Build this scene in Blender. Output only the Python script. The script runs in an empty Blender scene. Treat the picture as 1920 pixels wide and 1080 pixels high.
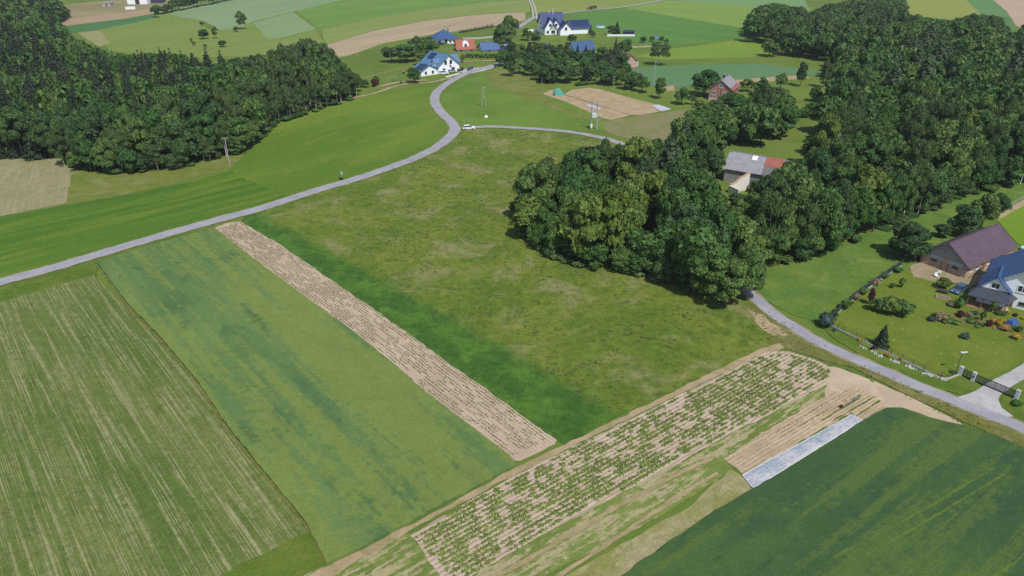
import bpy, bmesh, math, random
import numpy as np
from mathutils import Vector, Matrix

# ---------------------------------------------------------------- camera, sky, sun, exposure
H = 72.0
PITCH = math.radians(27.2)
F = 1371.0
scene = bpy.context.scene
col = scene.collection
cd = bpy.data.cameras.new("camera")
cam = bpy.data.objects.new("camera", cd)
col.objects.link(cam)
cam.location = (0, 0, H)
cam.rotation_euler = (math.pi / 2 - PITCH, 0, 0)
cd.sensor_width = 36.0
cd.lens = F / 1920 * 36.0
cd.clip_start = 1.0
cd.clip_end = 20000
scene.camera = cam

SUN_AZ = Vector((0.42, -0.907))        # horizontal direction from the place towards the sun
SUN_EL = math.radians(56)
HAZE = 0.00008
world = bpy.data.worlds.new("World")
scene.world = world
world.use_nodes = True
wn = world.node_tree
wn.nodes.clear()
sky = wn.nodes.new("ShaderNodeTexSky")
sky.sky_type = 'NISHITA'
sky.sun_disc = False
sky.sun_elevation = SUN_EL
sky.sun_rotation = math.atan2(SUN_AZ.x, SUN_AZ.y)
sky.altitude = 300
sky.dust_density = 1.2
bg = wn.nodes.new("ShaderNodeBackground")
bg.inputs[1].default_value = 0.11
wo = wn.nodes.new("ShaderNodeOutputWorld")
wn.links.new(sky.outputs[0], bg.inputs[0])
wn.links.new(bg.outputs[0], wo.inputs[0])

sd = bpy.data.lights.new("sun", 'SUN')
sd.energy = 3.9
sd.angle = math.radians(0.55)
sd.color = (1.0, 0.965, 0.91)
sun = bpy.data.objects.new("sun", sd)
col.objects.link(sun)
sdir = Vector((SUN_AZ.x * math.cos(SUN_EL), SUN_AZ.y * math.cos(SUN_EL), math.sin(SUN_EL)))
sun.rotation_euler = sdir.to_track_quat('Z', 'Y').to_euler()
sun.location = (0, 0, 300)

vs = scene.view_settings
vs.view_transform = 'Standard'
vs.look = 'None'
vs.exposure = 0.10
vs.gamma = 1.0
vs.use_curve_mapping = False
try:
    scene.cycles.use_denoising = False
    scene.cycles.max_bounces = 5
    scene.cycles.diffuse_bounces = 3
    scene.cycles.transparent_max_bounces = 8
    scene.cycles.volume_bounces = 0
    scene.cycles.volume_step_rate = 4
except Exception:
    pass

rng = random.Random(7)
PI = math.pi
cp, sp = math.cos(PITCH), math.sin(PITCH)

# ---------------------------------------------------------------- where things stand: photo measurements -> metres
def gp(px, py, z=0.0):
    a, b = px - 960.0, 540.0 - py
    d = Vector((a, F * cp + b * sp, -F * sp + b * cp))
    t = (z - H) / d.z
    return Vector((d.x * t, d.y * t, z))

def proj(X, Y, Z):
    dz = Z - H
    dep = Y * cp - dz * sp
    up = Y * sp + dz * cp
    return 960 + F * X / dep, 540 - F * up / dep

def depth(p):
    return p.y * cp - (p.z - H) * sp

def mpp(p):
    return depth(p) / F

def hgt(p, py):
    """height above ground point p at which something shows at image row py"""
    v = (540 - py) / F
    dz = (v * p.y * cp - p.y * sp) / (cp + v * sp)
    return H + dz

def ang(a, b):
    A, B = gp(*a), gp(*b)
    return math.atan2(B.y - A.y, B.x - A.x)

def inpoly(x, y, P):
    c = False
    j = len(P) - 1
    for i in range(len(P)):
        xi, yi = P[i][0], P[i][1]
        xj, yj = P[j][0], P[j][1]
        if (yi > y) != (yj > y) and x < (xj - xi) * (y - yi) / (yj - yi) + xi:
            c = not c
        j = i
    return c

# ---------------------------------------------------------------- node helpers
class NT:
    def __init__(self, name):
        self.m = bpy.data.materials.new(name)
        self.m.use_nodes = True
        self.t = self.m.node_tree
        self.t.nodes.clear()
        self.out = self.t.nodes.new("ShaderNodeOutputMaterial")
    def n(self, typ, **kw):
        x = self.t.nodes.new(typ)
        for k, v in kw.items():
            setattr(x, k, v)
        return x
    def set(self, sock, v):
        if isinstance(v, bpy.types.NodeSocket):
            self.t.links.new(v, sock)
        elif isinstance(v, (tuple, list)) and len(v) == 3 and sock.type == 'RGBA':
            sock.default_value = (*v, 1)
        else:
            sock.default_value = v
    def math(self, op, a, b=0.0, c=None, clamp=False):
        x = self.n("ShaderNodeMath", operation=op, use_clamp=clamp)
        self.set(x.inputs[0], a); self.set(x.inputs[1], b)
        if c is not None: self.set(x.inputs[2], c)
        return x.outputs[0]
    def mix(self, f, a, b, blend='MIX'):
        x = self.n("ShaderNodeMix", data_type='RGBA', blend_type=blend)
        self.set(x.inputs[0], f); self.set(x.inputs[6], a); self.set(x.inputs[7], b)
        return x.outputs[2]
    def ramp(self, f, lo, hi, a=0.0, b=1.0):
        x = self.n("ShaderNodeMapRange", interpolation_type='SMOOTHSTEP')
        self.set(x.inputs[0], f)
        x.inputs[1].default_value = lo; x.inputs[2].default_value = hi
        x.inputs[3].default_value = a; x.inputs[4].default_value = b
        return x.outputs[0]
    def pos(self, angle=0.0, sx=1.0, sy=1.0, sz=1.0, obj=False):
        if obj:
            g = self.n("ShaderNodeTexCoord").outputs['Object']
        else:
            g = self.n("ShaderNodeNewGeometry").outputs['Position']
        r = self.n("ShaderNodeVectorRotate", rotation_type='Z_AXIS')
        self.set(r.inputs['Vector'], g); r.inputs['Angle'].default_value = -angle
        m = self.n("ShaderNodeVectorMath", operation='MULTIPLY')
        self.set(m.inputs[0], r.outputs[0]); m.inputs[1].default_value = (sx, sy, sz)
        return m.outputs[0]
    def noise(self, vec, scale, detail=3.0, rough=0.55, dist=0.0):
        x = self.n("ShaderNodeTexNoise")
        self.set(x.inputs['Vector'], vec)
        x.inputs['Scale'].default_value = scale
        x.inputs['Detail'].default_value = detail
        x.inputs['Roughness'].default_value = rough
        x.inputs['Distortion'].default_value = dist
        return x.outputs[0]
    def finish(self, color, rough=0.9, bump=None, bump_d=0.1, bump_s=1.0, spec=0.2, metal=0.0, extra=None):
        b = self.n("ShaderNodeBsdfPrincipled")
        self.set(b.inputs['Base Color'], color)
        self.set(b.inputs['Roughness'], rough)
        b.inputs['Specular IOR Level'].default_value = spec
        b.inputs['Metallic'].default_value = metal
        if bump is not None:
            bm_ = self.n("ShaderNodeBump")
            bm_.inputs['Distance'].default_value = bump_d
            bm_.inputs['Strength'].default_value = bump_s
            self.set(bm_.inputs['Height'], bump)
            self.t.links.new(bm_.outputs[0], b.inputs['Normal'])
        self.t.links.new(b.outputs[0], self.out.inputs[0])
        return self.m

def C(r, g, b):
    """albedo from the look of a sunlit sRGB colour"""
    def f(v):
        v /= 255.0
        v = v / 12.92 if v <= 0.04045 else ((v + 0.055) / 1.055) ** 2.4
        return v / KEXP
    k = (1.06, 1.0, 0.80) if g > r * 1.03 else (1.0, 1.0, 0.97)
    return (f(r) * k[0], f(g) * k[1], f(b) * k[2])
KEXP = 1.36

def ground_mat(name, c1, c2, c3=None, big=25.0, mid=4.0, c3amt=0.5, direction=0.0, aniso=1.0,
               fine=0.18, streak=None, rows=None, bump=0.25, patch=None, patchscale=9.0, clump=0.0, band=None):
    """natural field surface; all colours are the plants' and soil's own"""
    N = NT(name)
    pb = N.pos(direction, 1.0 / aniso, 1.0)
    p0 = N.pos()
    n1 = N.noise(pb, 1.0 / big, 4, 0.55)
    colr = N.mix(N.ramp(n1, 0.36, 0.64), c1, c2)
    if c3 is not None:
        n2 = N.noise(pb, 1.0 / mid, 4, 0.6, 0.3)
        colr = N.mix(N.math('MULTIPLY', N.ramp(n2, 0.5, 0.66), c3amt), colr, c3)
    if patch is not None:
        n5 = N.noise(p0, 1.0 / patchscale, 5, 0.62, 0.6)
        colr = N.mix(N.math('MULTIPLY', N.ramp(n5, 0.50, 0.66), 0.8), colr, patch)
    if band is not None:
        qa, qb, w0, w1, bc1, bc2 = band
        A, B = gp(*qa), gp(*qb); d = B - A; L = d.length; d.normalize()
        pr = N.pos(math.atan2(d.y, d.x))
        ra = math.atan2(d.y, d.x)
        ax = A.x * math.cos(ra) + A.y * math.sin(ra); ay = -A.x * math.sin(ra) + A.y * math.cos(ra)
        sp_ = N.n("ShaderNodeSeparateXYZ"); N.set(sp_.inputs[0], pr)
        t = N.math('DIVIDE', N.math('SUBTRACT', sp_.outputs[0], ax), L)
        dist = N.math('SUBTRACT', sp_.outputs[1], ay)
        w = N.math('ADD', N.math('MULTIPLY', t, w1 - w0), w0)
        nb_ = N.math('ADD', N.math('MULTIPLY', N.math('SUBTRACT', N.noise(p0, 0.22, 4, 0.6), 0.5), 5.0),
                     N.math('MULTIPLY', N.math('SUBTRACT', N.noise(N.pos(ra, 0.2, 1.0), 0.5, 3, 0.6), 0.5), 4.0))
        m_ = N.ramp(N.math('SUBTRACT', N.math('ADD', dist, nb_), w), -2.2, 1.6, 1.0, 0.0)
        bcol = N.mix(N.ramp(N.noise(p0, 0.16, 4, 0.6), 0.4, 0.62), bc1, bc2)
        colr = N.mix(m_, colr, bcol)
    if streak is not None:
        a, ln, wd, sc, lo, amt = streak[:6]; w3 = streak[6] if len(streak) > 6 else 0.42
        ps = N.pos(a, 1.0 / ln, 1.0 / wd)
        s1 = N.noise(ps, 1.0, 3, 0.65)
        s2 = N.noise(N.pos(a, 0.6 / ln, 0.2 / wd), 1.0, 2, 0.5)
        s3 = N.noise(p0, 0.9, 3, 0.6)
        s = N.math('ADD', N.math('ADD', s1, N.math('MULTIPLY', s2, 0.5)), N.math('MULTIPLY', s3, w3))
        m = N.ramp(s, lo, lo + 0.14)
        colr = N.mix(N.math('MULTIPLY', m, amt), colr, sc)
    bumpsrc = None
    if rows is not None:
        a, pitch, rc, amt, width = rows
        pr = N.pos(a)
        sep = N.n("ShaderNodeSeparateXYZ"); N.set(sep.inputs[0], pr)
        wob = N.math('MULTIPLY', N.math('SUBTRACT', N.noise(p0, 0.15, 2), 0.5), pitch * 0.5)
        y = N.math('DIVIDE', N.math('ADD', sep.outputs[1], wob), pitch)
        fr = N.math('ABSOLUTE', N.math('SUBTRACT', N.math('FRACT', y), 0.5))
        rowm = N.ramp(fr, width, width + 0.2, 1.0, 0.0)
        brk = N.ramp(N.noise(N.pos(a, 0.8, 2.0), 1.3, 3, 0.6), 0.38, 0.58)
        colr = N.mix(N.math('MULTIPLY', N.math('MULTIPLY', rowm, brk), amt), colr, rc)
        bumpsrc = rowm if amt > 0.3 else None
    nf = N.noise(p0, 2.6, 6, 0.72)
    nm = N.noise(p0, 0.55, 4, 0.6)
    br = N.math('ADD', N.math('MULTIPLY', N.math('SUBTRACT', nf, 0.5), fine * 5.0),
                N.math('MULTIPLY', N.math('SUBTRACT', nm, 0.5), fine * 2.2))
    br = N.math('ADD', br, 1.0)
    if clump:
        v = N.n("ShaderNodeTexVoronoi"); N.set(v.inputs['Vector'], p0); v.inputs['Scale'].default_value = 0.8
        dd = N.math('MULTIPLY', N.math('SUBTRACT', v.outputs['Distance'], 0.4), clump)
        br = N.math('ADD', br, dd)
    gm = N.n("ShaderNodeCombineXYZ")
    N.set(gm.inputs[0], br); N.set(gm.inputs[1], br); N.set(gm.inputs[2], br)
    colr = N.mix(1.0, colr, gm.outputs[0], 'MULTIPLY')
    hgt_ = nf if bumpsrc is None else N.math('ADD', nf, N.math('MULTIPLY', bumpsrc, 0.6))
    return N.finish(colr, 0.95, bump=hgt_, bump_d=bump, bump_s=0.7, spec=0.1)

def plain_mat(name, c, rough=0.8, var=0.12, scale=3.0, bump=0.0, spec=0.3, metal=0.0, dirt=None):
    N = NT(name)
    p = N.pos()
    n1 = N.noise(p, scale, 4, 0.6)
    k = N.math('ADD', N.math('MULTIPLY', N.math('SUBTRACT', n1, 0.5), var * 3), 1.0)
    g = N.n("ShaderNodeCombineXYZ")
    for i in range(3): N.set(g.inputs[i], k)
    cc = N.mix(1.0, c, g.outputs[0], 'MULTIPLY')
    if dirt is not None:
        n2 = N.noise(p, scale * 0.35, 5, 0.65)
        cc = N.mix(N.math('MULTIPLY', N.ramp(n2, 0.5, 0.72), 0.6), cc, dirt)
    return N.finish(cc, rough, bump=n1 if bump else None, bump_d=bump, spec=spec, metal=metal)

def ribbed_mat(name, c, pitch, axis=0, rough=0.5, amt=0.35, c2=None, spec=0.4, cross=None, metal=0.0):
    """sheet metal / tiles / boards with ribs, in the object's own coordinates"""
    N = NT(name)
    p = N.pos(obj=True)
    sep = N.n("ShaderNodeSeparateXYZ"); N.set(sep.inputs[0], p)
    fr = N.math('FRACT', N.math('DIVIDE', sep.outputs[axis], pitch))
    rib = N.ramp(N.math('ABSOLUTE', N.math('SUBTRACT', fr, 0.5)), 0.34, 0.5)
    n1 = N.noise(p, 0.7, 5, 0.65)
    colr = N.mix(N.ramp(n1, 0.35, 0.7), c, c2 if c2 else tuple(v * 0.78 for v in c))
    colr = N.mix(N.math('MULTIPLY', rib, amt), colr, tuple(v * 0.45 for v in c))
    h = rib
    if cross:
        fr2 = N.math('FRACT', N.math('DIVIDE', sep.outputs[1 - axis if axis < 2 else 0], cross))
        r2 = N.ramp(fr2, 0.8, 1.0)
        colr = N.mix(N.math('MULTIPLY', r2, amt), colr, tuple(v * 0.5 for v in c))
    return N.finish(colr, rough, bump=h, bump_d=0.03, spec=spec, metal=metal)

# ---------------------------------------------------------------- object helpers
def setp(o, label=None, cat=None, group=None, kind=None):
    if label: o['label'] = label
    if cat: o['category'] = cat
    if group: o['group'] = group
    if kind: o['kind'] = kind
    return o

def mesh_obj(name, verts, faces, m, parent=None, smooth=False):
    me = bpy.data.meshes.new(name)
    me.from_pydata([tuple(v) for v in verts], [], faces)
    me.materials.append(m)
    if smooth:
        me.polygons.foreach_set('use_smooth', [True] * len(me.polygons))
    me.update()
    o = bpy.data.objects.new(name, me)
    col.objects.link(o)
    if parent: o.parent = parent
    return o

def empty(name, loc, rz=0.0, label=None, cat=None, group=None):
    o = bpy.data.objects.new(name, None)
    o.empty_display_size = 0.5
    o.location = loc
    o.rotation_euler = (0, 0, rz)
    col.objects.link(o)
    return setp(o, label, cat, group)

class MB:
    """mesh builder"""
    def __init__(s): s.v = []; s.f = []
    def add(s, vs_, fs):
        k = len(s.v); s.v += [tuple(x) for x in vs_]; s.f += [tuple(i + k for i in f) for f in fs]
        return s
    def box(s, x0, y0, z0, x1, y1, z1):
        return s.add([(x0,y0,z0),(x1,y0,z0),(x1,y1,z0),(x0,y1,z0),(x0,y0,z1),(x1,y0,z1),(x1,y1,z1),(x0,y1,z1)],
              [(0,3,2,1),(4,5,6,7),(0,1,5,4),(1,2,6,5),(2,3,7,6),(3,0,4,7)])
    def tube(s, a, b, r0, r1, n=6, cap=True):
        a, b = Vector(a), Vector(b)
        d = (b - a).normalized()
        u = d.orthogonal().normalized(); w = d.cross(u)
        vs_ = []
        for c, r in ((a, r0), (b, r1)):
            for i in range(n):
                t = 2 * PI * i / n
                vs_.append(c + u * math.cos(t) * r + w * math.sin(t) * r)
        fs = [(i, (i + 1) % n, n + (i + 1) % n, n + i) for i in range(n)]
        if cap: fs += [tuple(range(n - 1, -1, -1)), tuple(range(n, 2 * n))]
        return s.add(vs_, fs)
    def prism(s, pts, axis_off, close=True):
        """extrude polygon pts (3d) by vector axis_off"""
        n = len(pts); o = Vector(axis_off)
        vs_ = [Vector(p) for p in pts] + [Vector(p) + o for p in pts]
        fs = [tuple(range(n - 1, -1, -1)), tuple(range(n, 2 * n))]
        fs += [(i, (i + 1) % n, n + (i + 1) % n, n + i) for i in range(n)]
        return s.add(vs_, fs)
    def build(s, name, m, parent=None, smooth=False):
        return mesh_obj(name, s.v, s.f, m, parent, smooth)

def outline(pts, closed=True, amp=1.0, z=0.0):
    """photo outline -> world outline, cut fine and made slightly uneven"""
    W = [gp(p[0], p[1]) for p in pts]
    out = []
    n = len(W)
    for i in range(n if closed else n - 1):
        a, b = W[i], W[(i + 1) % n]
        d = (b - a).length
        far = max(1.0, min(a.length, b.length) / 160.0)
        k = max(1, min(60, int(d / (1.3 * far))))
        for j in range(k):
            t = j / k
            q = a.lerp(b, t)
            if j:
                q.x += rng.uniform(-1, 1) * 0.22 * amp * far ** 0.5
                q.y += rng.uniform(-1, 1) * 0.22 * amp * far ** 0.5
            q.z = z
            out.append(q)
    if not closed: out.append(W[-1])
    return out

def sheet(name, pts, m, z, amp=1.0, thick=0.0):
    P = outline(pts, True, amp, z)
    # orientation
    A = sum(P[i].x * P[(i + 1) % len(P)].y - P[(i + 1) % len(P)].x * P[i].y for i in range(len(P)))
    if A < 0: P.reverse()
    n = len(P)
    if thick > 0:
        vs_ = [Vector((p.x, p.y, z + thick)) for p in P] + [Vector((p.x, p.y, 0.0)) for p in P]
        fs = [tuple(range(n))] + [(i + n, (i + 1) % n + n, (i + 1) % n, i) for i in range(n)]
    else:
        vs_ = P; fs = [tuple(range(n))]
    o = mesh_obj(name, vs_, fs, m)
    return setp(o, kind='structure')

def smooth_line(pts, step=1.5, world=False):
    W = [Vector(p) if world else gp(p[0], p[1]) for p in pts]
    W = [W[0] * 2 - W[1]] + W + [W[-1] * 2 - W[-2]]
    out = []
    for i in range(1, len(W) - 2):
        p0, p1, p2, p3 = W[i - 1:i + 3]
        k = max(2, int((p2 - p1).length / step))
        for j in range(k):
            t = j / k
            out.append(0.5 * ((2 * p1) + (p2 - p0) * t + (2 * p0 - 5 * p1 + 4 * p2 - p3) * t * t + (3 * p1 - p0 - 3 * p2 + p3) * t ** 3))
    out.append(W[-2])
    return out

def ribbon(name, pts, w0, w1, m, z, off=0.0, jit=0.05, thick=0.0, world=False, step=1.5):
    L = smooth_line(pts, step, world)
    n = len(L)
    vs_ = []
    for i, p in enumerate(L):
        a = L[max(0, i - 1)]; b = L[min(n - 1, i + 1)]
        d = (b - a).normalized(); nr = Vector((-d.y, d.x, 0))
        w = w0 + (w1 - w0) * i / (n - 1)
        for sgn in (-1, 1):
            q = p + nr * (off + sgn * w / 2 + rng.uniform(-jit, jit))
            vs_.append((q.x, q.y, z))
    fs = [(2 * i, 2 * i + 2, 2 * i + 3, 2 * i + 1) for i in range(n - 1)]
    fs = [tuple(reversed(f)) for f in fs]
    if thick:
        k = len(vs_)
        vs_ += [(v[0], v[1], z - thick) for v in vs_]
        fs += [(2 * i, 2 * i + 2, k + 2 * i + 2, k + 2 * i) for i in range(n - 1)]
        fs += [(2 * i + 3, 2 * i + 1, k + 2 * i + 1, k + 2 * i + 3) for i in range(n - 1)]
    return setp(mesh_obj(name, vs_, fs, m), kind='structure')
# ---------------------------------------------------------------- ground and fields
A_B = ang((300, 640), (575, 990))            # long way of the left strips
A_S = ang((520, 480), (900, 770))
A_P = ang((770, 1005), (1440, 652))          # potato rows
A_K = ang((1170, 1080), (1600, 798))
A_V = ang((1400, 846), (1600, 728))
A_L = ang((0, 470), (420, 370))
M = {}
M['base'] = ground_mat('grass', C(96, 124, 58), C(112, 136, 66), C(126, 134, 78), 60, 12, 0.5, patch=C(98, 122, 54), patchscale=20, fine=0.10)
M['meadow'] = ground_mat('meadow_grass', C(96, 120, 50), C(114, 130, 58), C(80, 110, 44), 16, 3.0, 0.7,
                         fine=0.26, patch=C(142, 140, 94), patchscale=12, bump=0.4, clump=0.4,
                         band=((450, 416), (1044, 826), 7.0, 13.0, C(66, 104, 46), C(84, 122, 52)))
M['meadow_far'] = ground_mat('loop_grass', C(96, 130, 58), C(110, 142, 66), C(124, 138, 74), 30, 7, 0.4, fine=0.10)
M['slope'] = ground_mat('slope_grass', C(92, 126, 48), C(112, 140, 58), C(122, 136, 64), 26, 5, 0.5,
                        direction=ang((480, 300), (800, 200)), aniso=4, fine=0.15, bump=0.3)
M['seed'] = ground_mat('seedling_rows', C(90, 114, 58), C(108, 124, 72), C(82, 108, 50), 12, 3, 0.6, direction=A_B, aniso=3,
                       streak=(A_B, 20.0, 0.15, C(172, 164, 126), 0.875, 0.7, 0.24), fine=0.28, bump=0.12)
M['barley'] = ground_mat('barley', C(94, 126, 82), C(108, 138, 88), C(80, 114, 78), 14, 5, 0.85, direction=A_B, aniso=2.2,
                         fine=0.13, bump=0.22, streak=(A_B, 60, 3.6, C(130, 148, 80), 0.91, 0.65),
                            rows=(A_B, 0.45, C(84, 114, 62), 0.14, 0.16))
M['crop_dark'] = ground_mat('young_crop', C(62, 98, 40), C(76, 112, 46), C(54, 88, 42), 9, 3, 0.6, direction=A_S, aniso=2,
                            fine=0.15, bump=0.22, patch=C(108, 130, 54), patchscale=6)
M['wheat'] = ground_mat('wheat', C(66, 96, 66), C(78, 108, 66), C(58, 88, 68), 13, 4, 0.7, direction=A_K, aniso=2.6,
                        fine=0.15, bump=0.22, streak=(A_K, 50, 2.5, C(96, 120, 62), 0.97, 0.6),
                           rows=(A_K, 0.45, C(58, 88, 48), 0.10, 0.16))
M['soil'] = ground_mat('sandy_soil', C(204, 184, 160), C(190, 170, 146), C(214, 196, 172), 8, 2, 0.5, fine=0.07, bump=0.1)
M['soil_rows'] = ground_mat('sandy_soil_rows', C(206, 186, 162), C(192, 172, 148), None, 8, 2, 0.5, fine=0.07, bump=0.16,
                            rows=(A_S, 0.62, C(176, 158, 132), 0.6, 0.12))
M['potato_soil'] = ground_mat('ridged_soil', C(206, 186, 166), C(194, 174, 152), None, 7, 2, 0.4, fine=0.08, bump=0.22,
                              rows=(A_P, 0.75, C(186, 166, 144), 0.4, 0.14))
M['bed_soil'] = ground_mat('bed_soil', C(206, 184, 156), C(192, 170, 142), None, 5, 2, 0.4, fine=0.06, bump=0.12,
                           streak=(A_V, 7, 0.22, C(160, 142, 108), 0.95, 0.7), rows=(A_V, 0.62, C(170, 150, 120), 0.55, 0.2))
M['strip_mix'] = ground_mat('weedy_strip', C(112, 134, 72), C(128, 146, 84), C(98, 122, 62), 9, 3, 0.5, direction=A_P, aniso=3,
                            streak=(A_P, 6, 0.8, C(186, 172, 136), 0.93, 0.85), fine=0.2)
M['stubble'] = ground_mat('sparse_stubble', C(170, 160, 122), C(140, 146, 92), C(190, 176, 142), 6, 1.6, 0.6, fine=0.22,
                          direction=A_P, aniso=2)
M['verge'] = ground_mat('dry_verge', C(112, 118, 62), C(126, 126, 74), C(150, 138, 96), 7, 2.2, 0.6, fine=0.2, bump=0.3)
M['verge_green'] = ground_mat('green_verge', C(86, 116, 46), C(104, 128, 56), C(122, 130, 66), 9, 3, 0.5, fine=0.18, bump=0.3)
M['path'] = ground_mat('worn_path', C(190, 168, 138), C(168, 152, 114), C(140, 138, 90), 6, 2.4, 0.5, fine=0.13)
M['mown'] = ground_mat('mown_hay', C(158, 150, 114), C(148, 146, 106), C(130, 136, 94), 12, 3, 0.6, fine=0.13,
                       streak=(ang((60, 400), (90, 300)), 14, 0.7, C(176, 166, 132), 0.95, 0.5))
M['olive'] = ground_mat('rough_grass', C(112, 128, 62), C(124, 132, 74), C(96, 118, 52), 14, 4, 0.6, fine=0.16, patch=C(138, 140, 90), patchscale=9)
M['green_crop'] = ground_mat('green_crop', C(72, 112, 42), C(88, 124, 48), C(112, 136, 52), 20, 5, 0.6, direction=A_L, aniso=6,
                             fine=0.11, streak=(A_L, 60, 3.0, C(116, 138, 58), 0.98, 0.5))
M['lawn'] = ground_mat('lawn', C(100, 122, 48), C(112, 130, 56), C(122, 136, 64), 9, 2.0, 0.5, fine=0.14, bump=0.08)
M['bright'] = ground_mat('bright_lawn', C(112, 148, 48), C(120, 152, 56), None, 12, 3, 0.4, fine=0.06)
M['right_meadow'] = ground_mat('tall_grass', C(90, 126, 58), C(108, 136, 66), C(98, 134, 78), 9, 2.5, 0.7, fine=0.2, bump=0.3, patch=C(120, 142, 76), patchscale=6)
M['brown_field'] = ground_mat('weedy_soil', C(140, 136, 100), C(128, 132, 88), C(150, 144, 112), 10, 3, 0.5, fine=0.12)
M['plot'] = ground_mat('plot_soil', C(190, 168, 138), C(176, 154, 124), C(166, 150, 114), 6, 2.2, 0.5, fine=0.16)
M['litter'] = ground_mat('forest_floor', C(58, 70, 40), C(72, 84, 44), C(80, 76, 52), 8, 2, 0.5, fine=0.2)
M['cleargrass'] = ground_mat('clearing_grass', C(104, 138, 52), C(118, 146, 66), None, 9, 3, 0.5, fine=0.12)
def far_mat(name, a, b, c=None, d=(0, 0), st=None):
    return ground_mat(name, a, b, c, 45, 10, 0.5, direction=ang(*d) if d[0] else 0, aniso=5, fine=0.06, bump=0.1, streak=st)

ring = [(-6000, -800, 0), (6000, -800, 0), (6000, 9000, 0), (-6000, 9000, 0)]
setp(mesh_obj('ground', ring, [(0, 1, 2, 3)], M['base']), kind='structure')

Z = [0.0]
ZF = {}
def lay(name, pts, m, amp=1.0, thick=0.0):
    Z[0] += 0.0022
    ZF[name] = Z[0]
    return sheet(name, pts, m, Z[0], amp, thick)

# far fields
d1 = ((700, 50), (900, 22))
lay('hill_pasture', [(205,95),(185,57),(240,42),(290,30),(320,24),(345,30),(372,37),(390,55),(415,58),(470,42),(488,60),(520,74),(590,56),(612,84),(640,112),(560,100),(340,110)],
    far_mat('hill_grass', C(116,142,72), C(126,146,82), C(138,142,88), d1), 0.6)
lay('oilseed_field', [(318,26),(345,12),(420,0),(480,-12),(700,-14),(640,0),(556,20),(470,42),(440,54),(415,57),(398,48),(384,40),(366,36),(345,33)],
    far_mat('pale_crop', C(126,154,120), C(134,160,128), None, ((400,40),(550,10))), 0.5)
lay('field', [(472,43),(550,23),(592,54),(520,73),(500,72),(486,56)], far_mat('pale_crop_small', C(124,152,114), C(132,158,122), None, ((480,45),(550,25))), 0.5)
lay('field', [(556,21),(640,0),(700,-14),(1000,-14),(992,0),(900,4),(800,18),(700,34),(606,54),(592,50),(575,35)],
    far_mat('mid_green_crop', C(104,142,70), C(114,150,80), C(98,136,72), d1), 0.5)
lay('field', [(606,54),(700,34),(800,18),(900,5),(992,0),(994,22),(900,26),(800,38),(700,57),(612,83),(606,70)],
    far_mat('olive_crop', C(128,146,86), C(134,152,92), C(122,144,82), d1), 0.5)
lay('ploughed_strip', [(612,84),(700,58),(800,39),(900,27),(985,23),(985,38),(940,46),(880,56),(800,66),(720,81),(650,105),(636,107)],
    far_mat('tan_soil', C(190,170,142), C(180,162,134), None, d1, (ang((660,90),(900,35)), 60, 1.6, C(150,136,106), 0.93, 0.6)), 0.5)
lay('field', [(145,61),(188,57),(206,81),(186,88)], far_mat('cut_grass', C(158,154,108), C(150,150,104)), 0.5)
lay('field', [(100,52),(150,46),(235,36),(290,26),(292,33),(240,45),(150,61),(112,60)], far_mat('teal_crop', C(72,118,80), C(78,124,84)), 0.4)
lay('ploughed_strip', [(60,54),(130,34),(180,29),(230,24),(280,14),(325,-6),(322,20),(296,24),(240,34),(150,45),(100,52)], far_mat('brown_soil', C(178,154,128), C(170,148,120)), 0.4)
lay('farmyard', [(120,36),(110,10),(190,2),(250,-4),(350,-8),(322,6),(285,16),(230,24),(180,29),(132,35)], far_mat('yard', C(140,132,92), C(160,146,112), C(120,128,76)), 0.6)
lay('field', [(1060,26),(1172,15),(1290,34),(1410,57),(1404,72),(1340,78),(1260,87),(1200,84),(1130,60),(1090,48)],
    far_mat('dark_green_crop', C(88,132,66), C(96,138,72), C(84,126,68), ((1100,30),(1300,50))), 0.5)
lay('field', [(1172,15),(1250,1),(1330,6),(1424,14),(1416,56),(1330,42)], far_mat('light_green_crop', C(122,152,78), C(128,158,84), None, ((1180,10),(1400,20))), 0.5)
lay('field', [(1252,0),(1270,-16),(1500,-16),(1520,20),(1500,26),(1424,14),(1330,6)], far_mat('bluish_crop', C(112,150,104), C(120,156,112)), 0.5)
lay('field', [(992,0),(996,-16),(1265,-16),(1248,0),(1172,12),(1062,25),(1000,25)], far_mat('yellowish_crop', C(138,152,88), C(130,150,82)), 0.5)
lay('field', [(1192,106),(1250,92),(1340,82),(1420,68),(1470,84),(1500,100),(1430,106),(1320,110),(1240,112)], far_mat('lime_crop', C(124,152,62), C(116,148,64), C(110,144,66)), 0.5)
lay('pea_field', [(1186,128),(1240,124),(1320,121),(1430,120),(1490,128),(1560,140),(1470,142),(1390,149),(1330,158),(1240,166),(1190,158)],
    far_mat('bluegreen_crop', C(98,136,104), C(92,132,94), C(104,140,112), ((1200,150),(1400,130))), 0.5)
lay('path', [(1380,150),(1440,145),(1500,141),(1520,146),(1440,153),(1385,160)], M['path'], 0.6)
lay('path', [(1238,163),(1262,160),(1266,170),(1242,171)], M['path'], 0.6)
lay('path', [(1182,87),(1228,85),(1228,88),(1182,90)], M['path'], 0.3)
lay('field', [(1690,34),(1690,-16),(1790,-16),(1812,0),(1840,28),(1780,40)], far_mat('hay_crop', C(142,154,88), C(134,150,84)), 0.5)
lay('field', [(1812,0),(1795,-16),(1830,-16),(1862,0),(1885,20),(1902,44),(1905,60),(1860,50),(1840,28)], far_mat('green_far_crop', C(104,144,100), C(84,124,72)), 0.5)
lay('ploughed_strip', [(1862,0),(1840,-16),(1990,-16),(1990,60),(1920,54),(1905,48),(1888,22)], far_mat('pale_soil', C(192,168,146), C(184,160,138)), 0.5)

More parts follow.
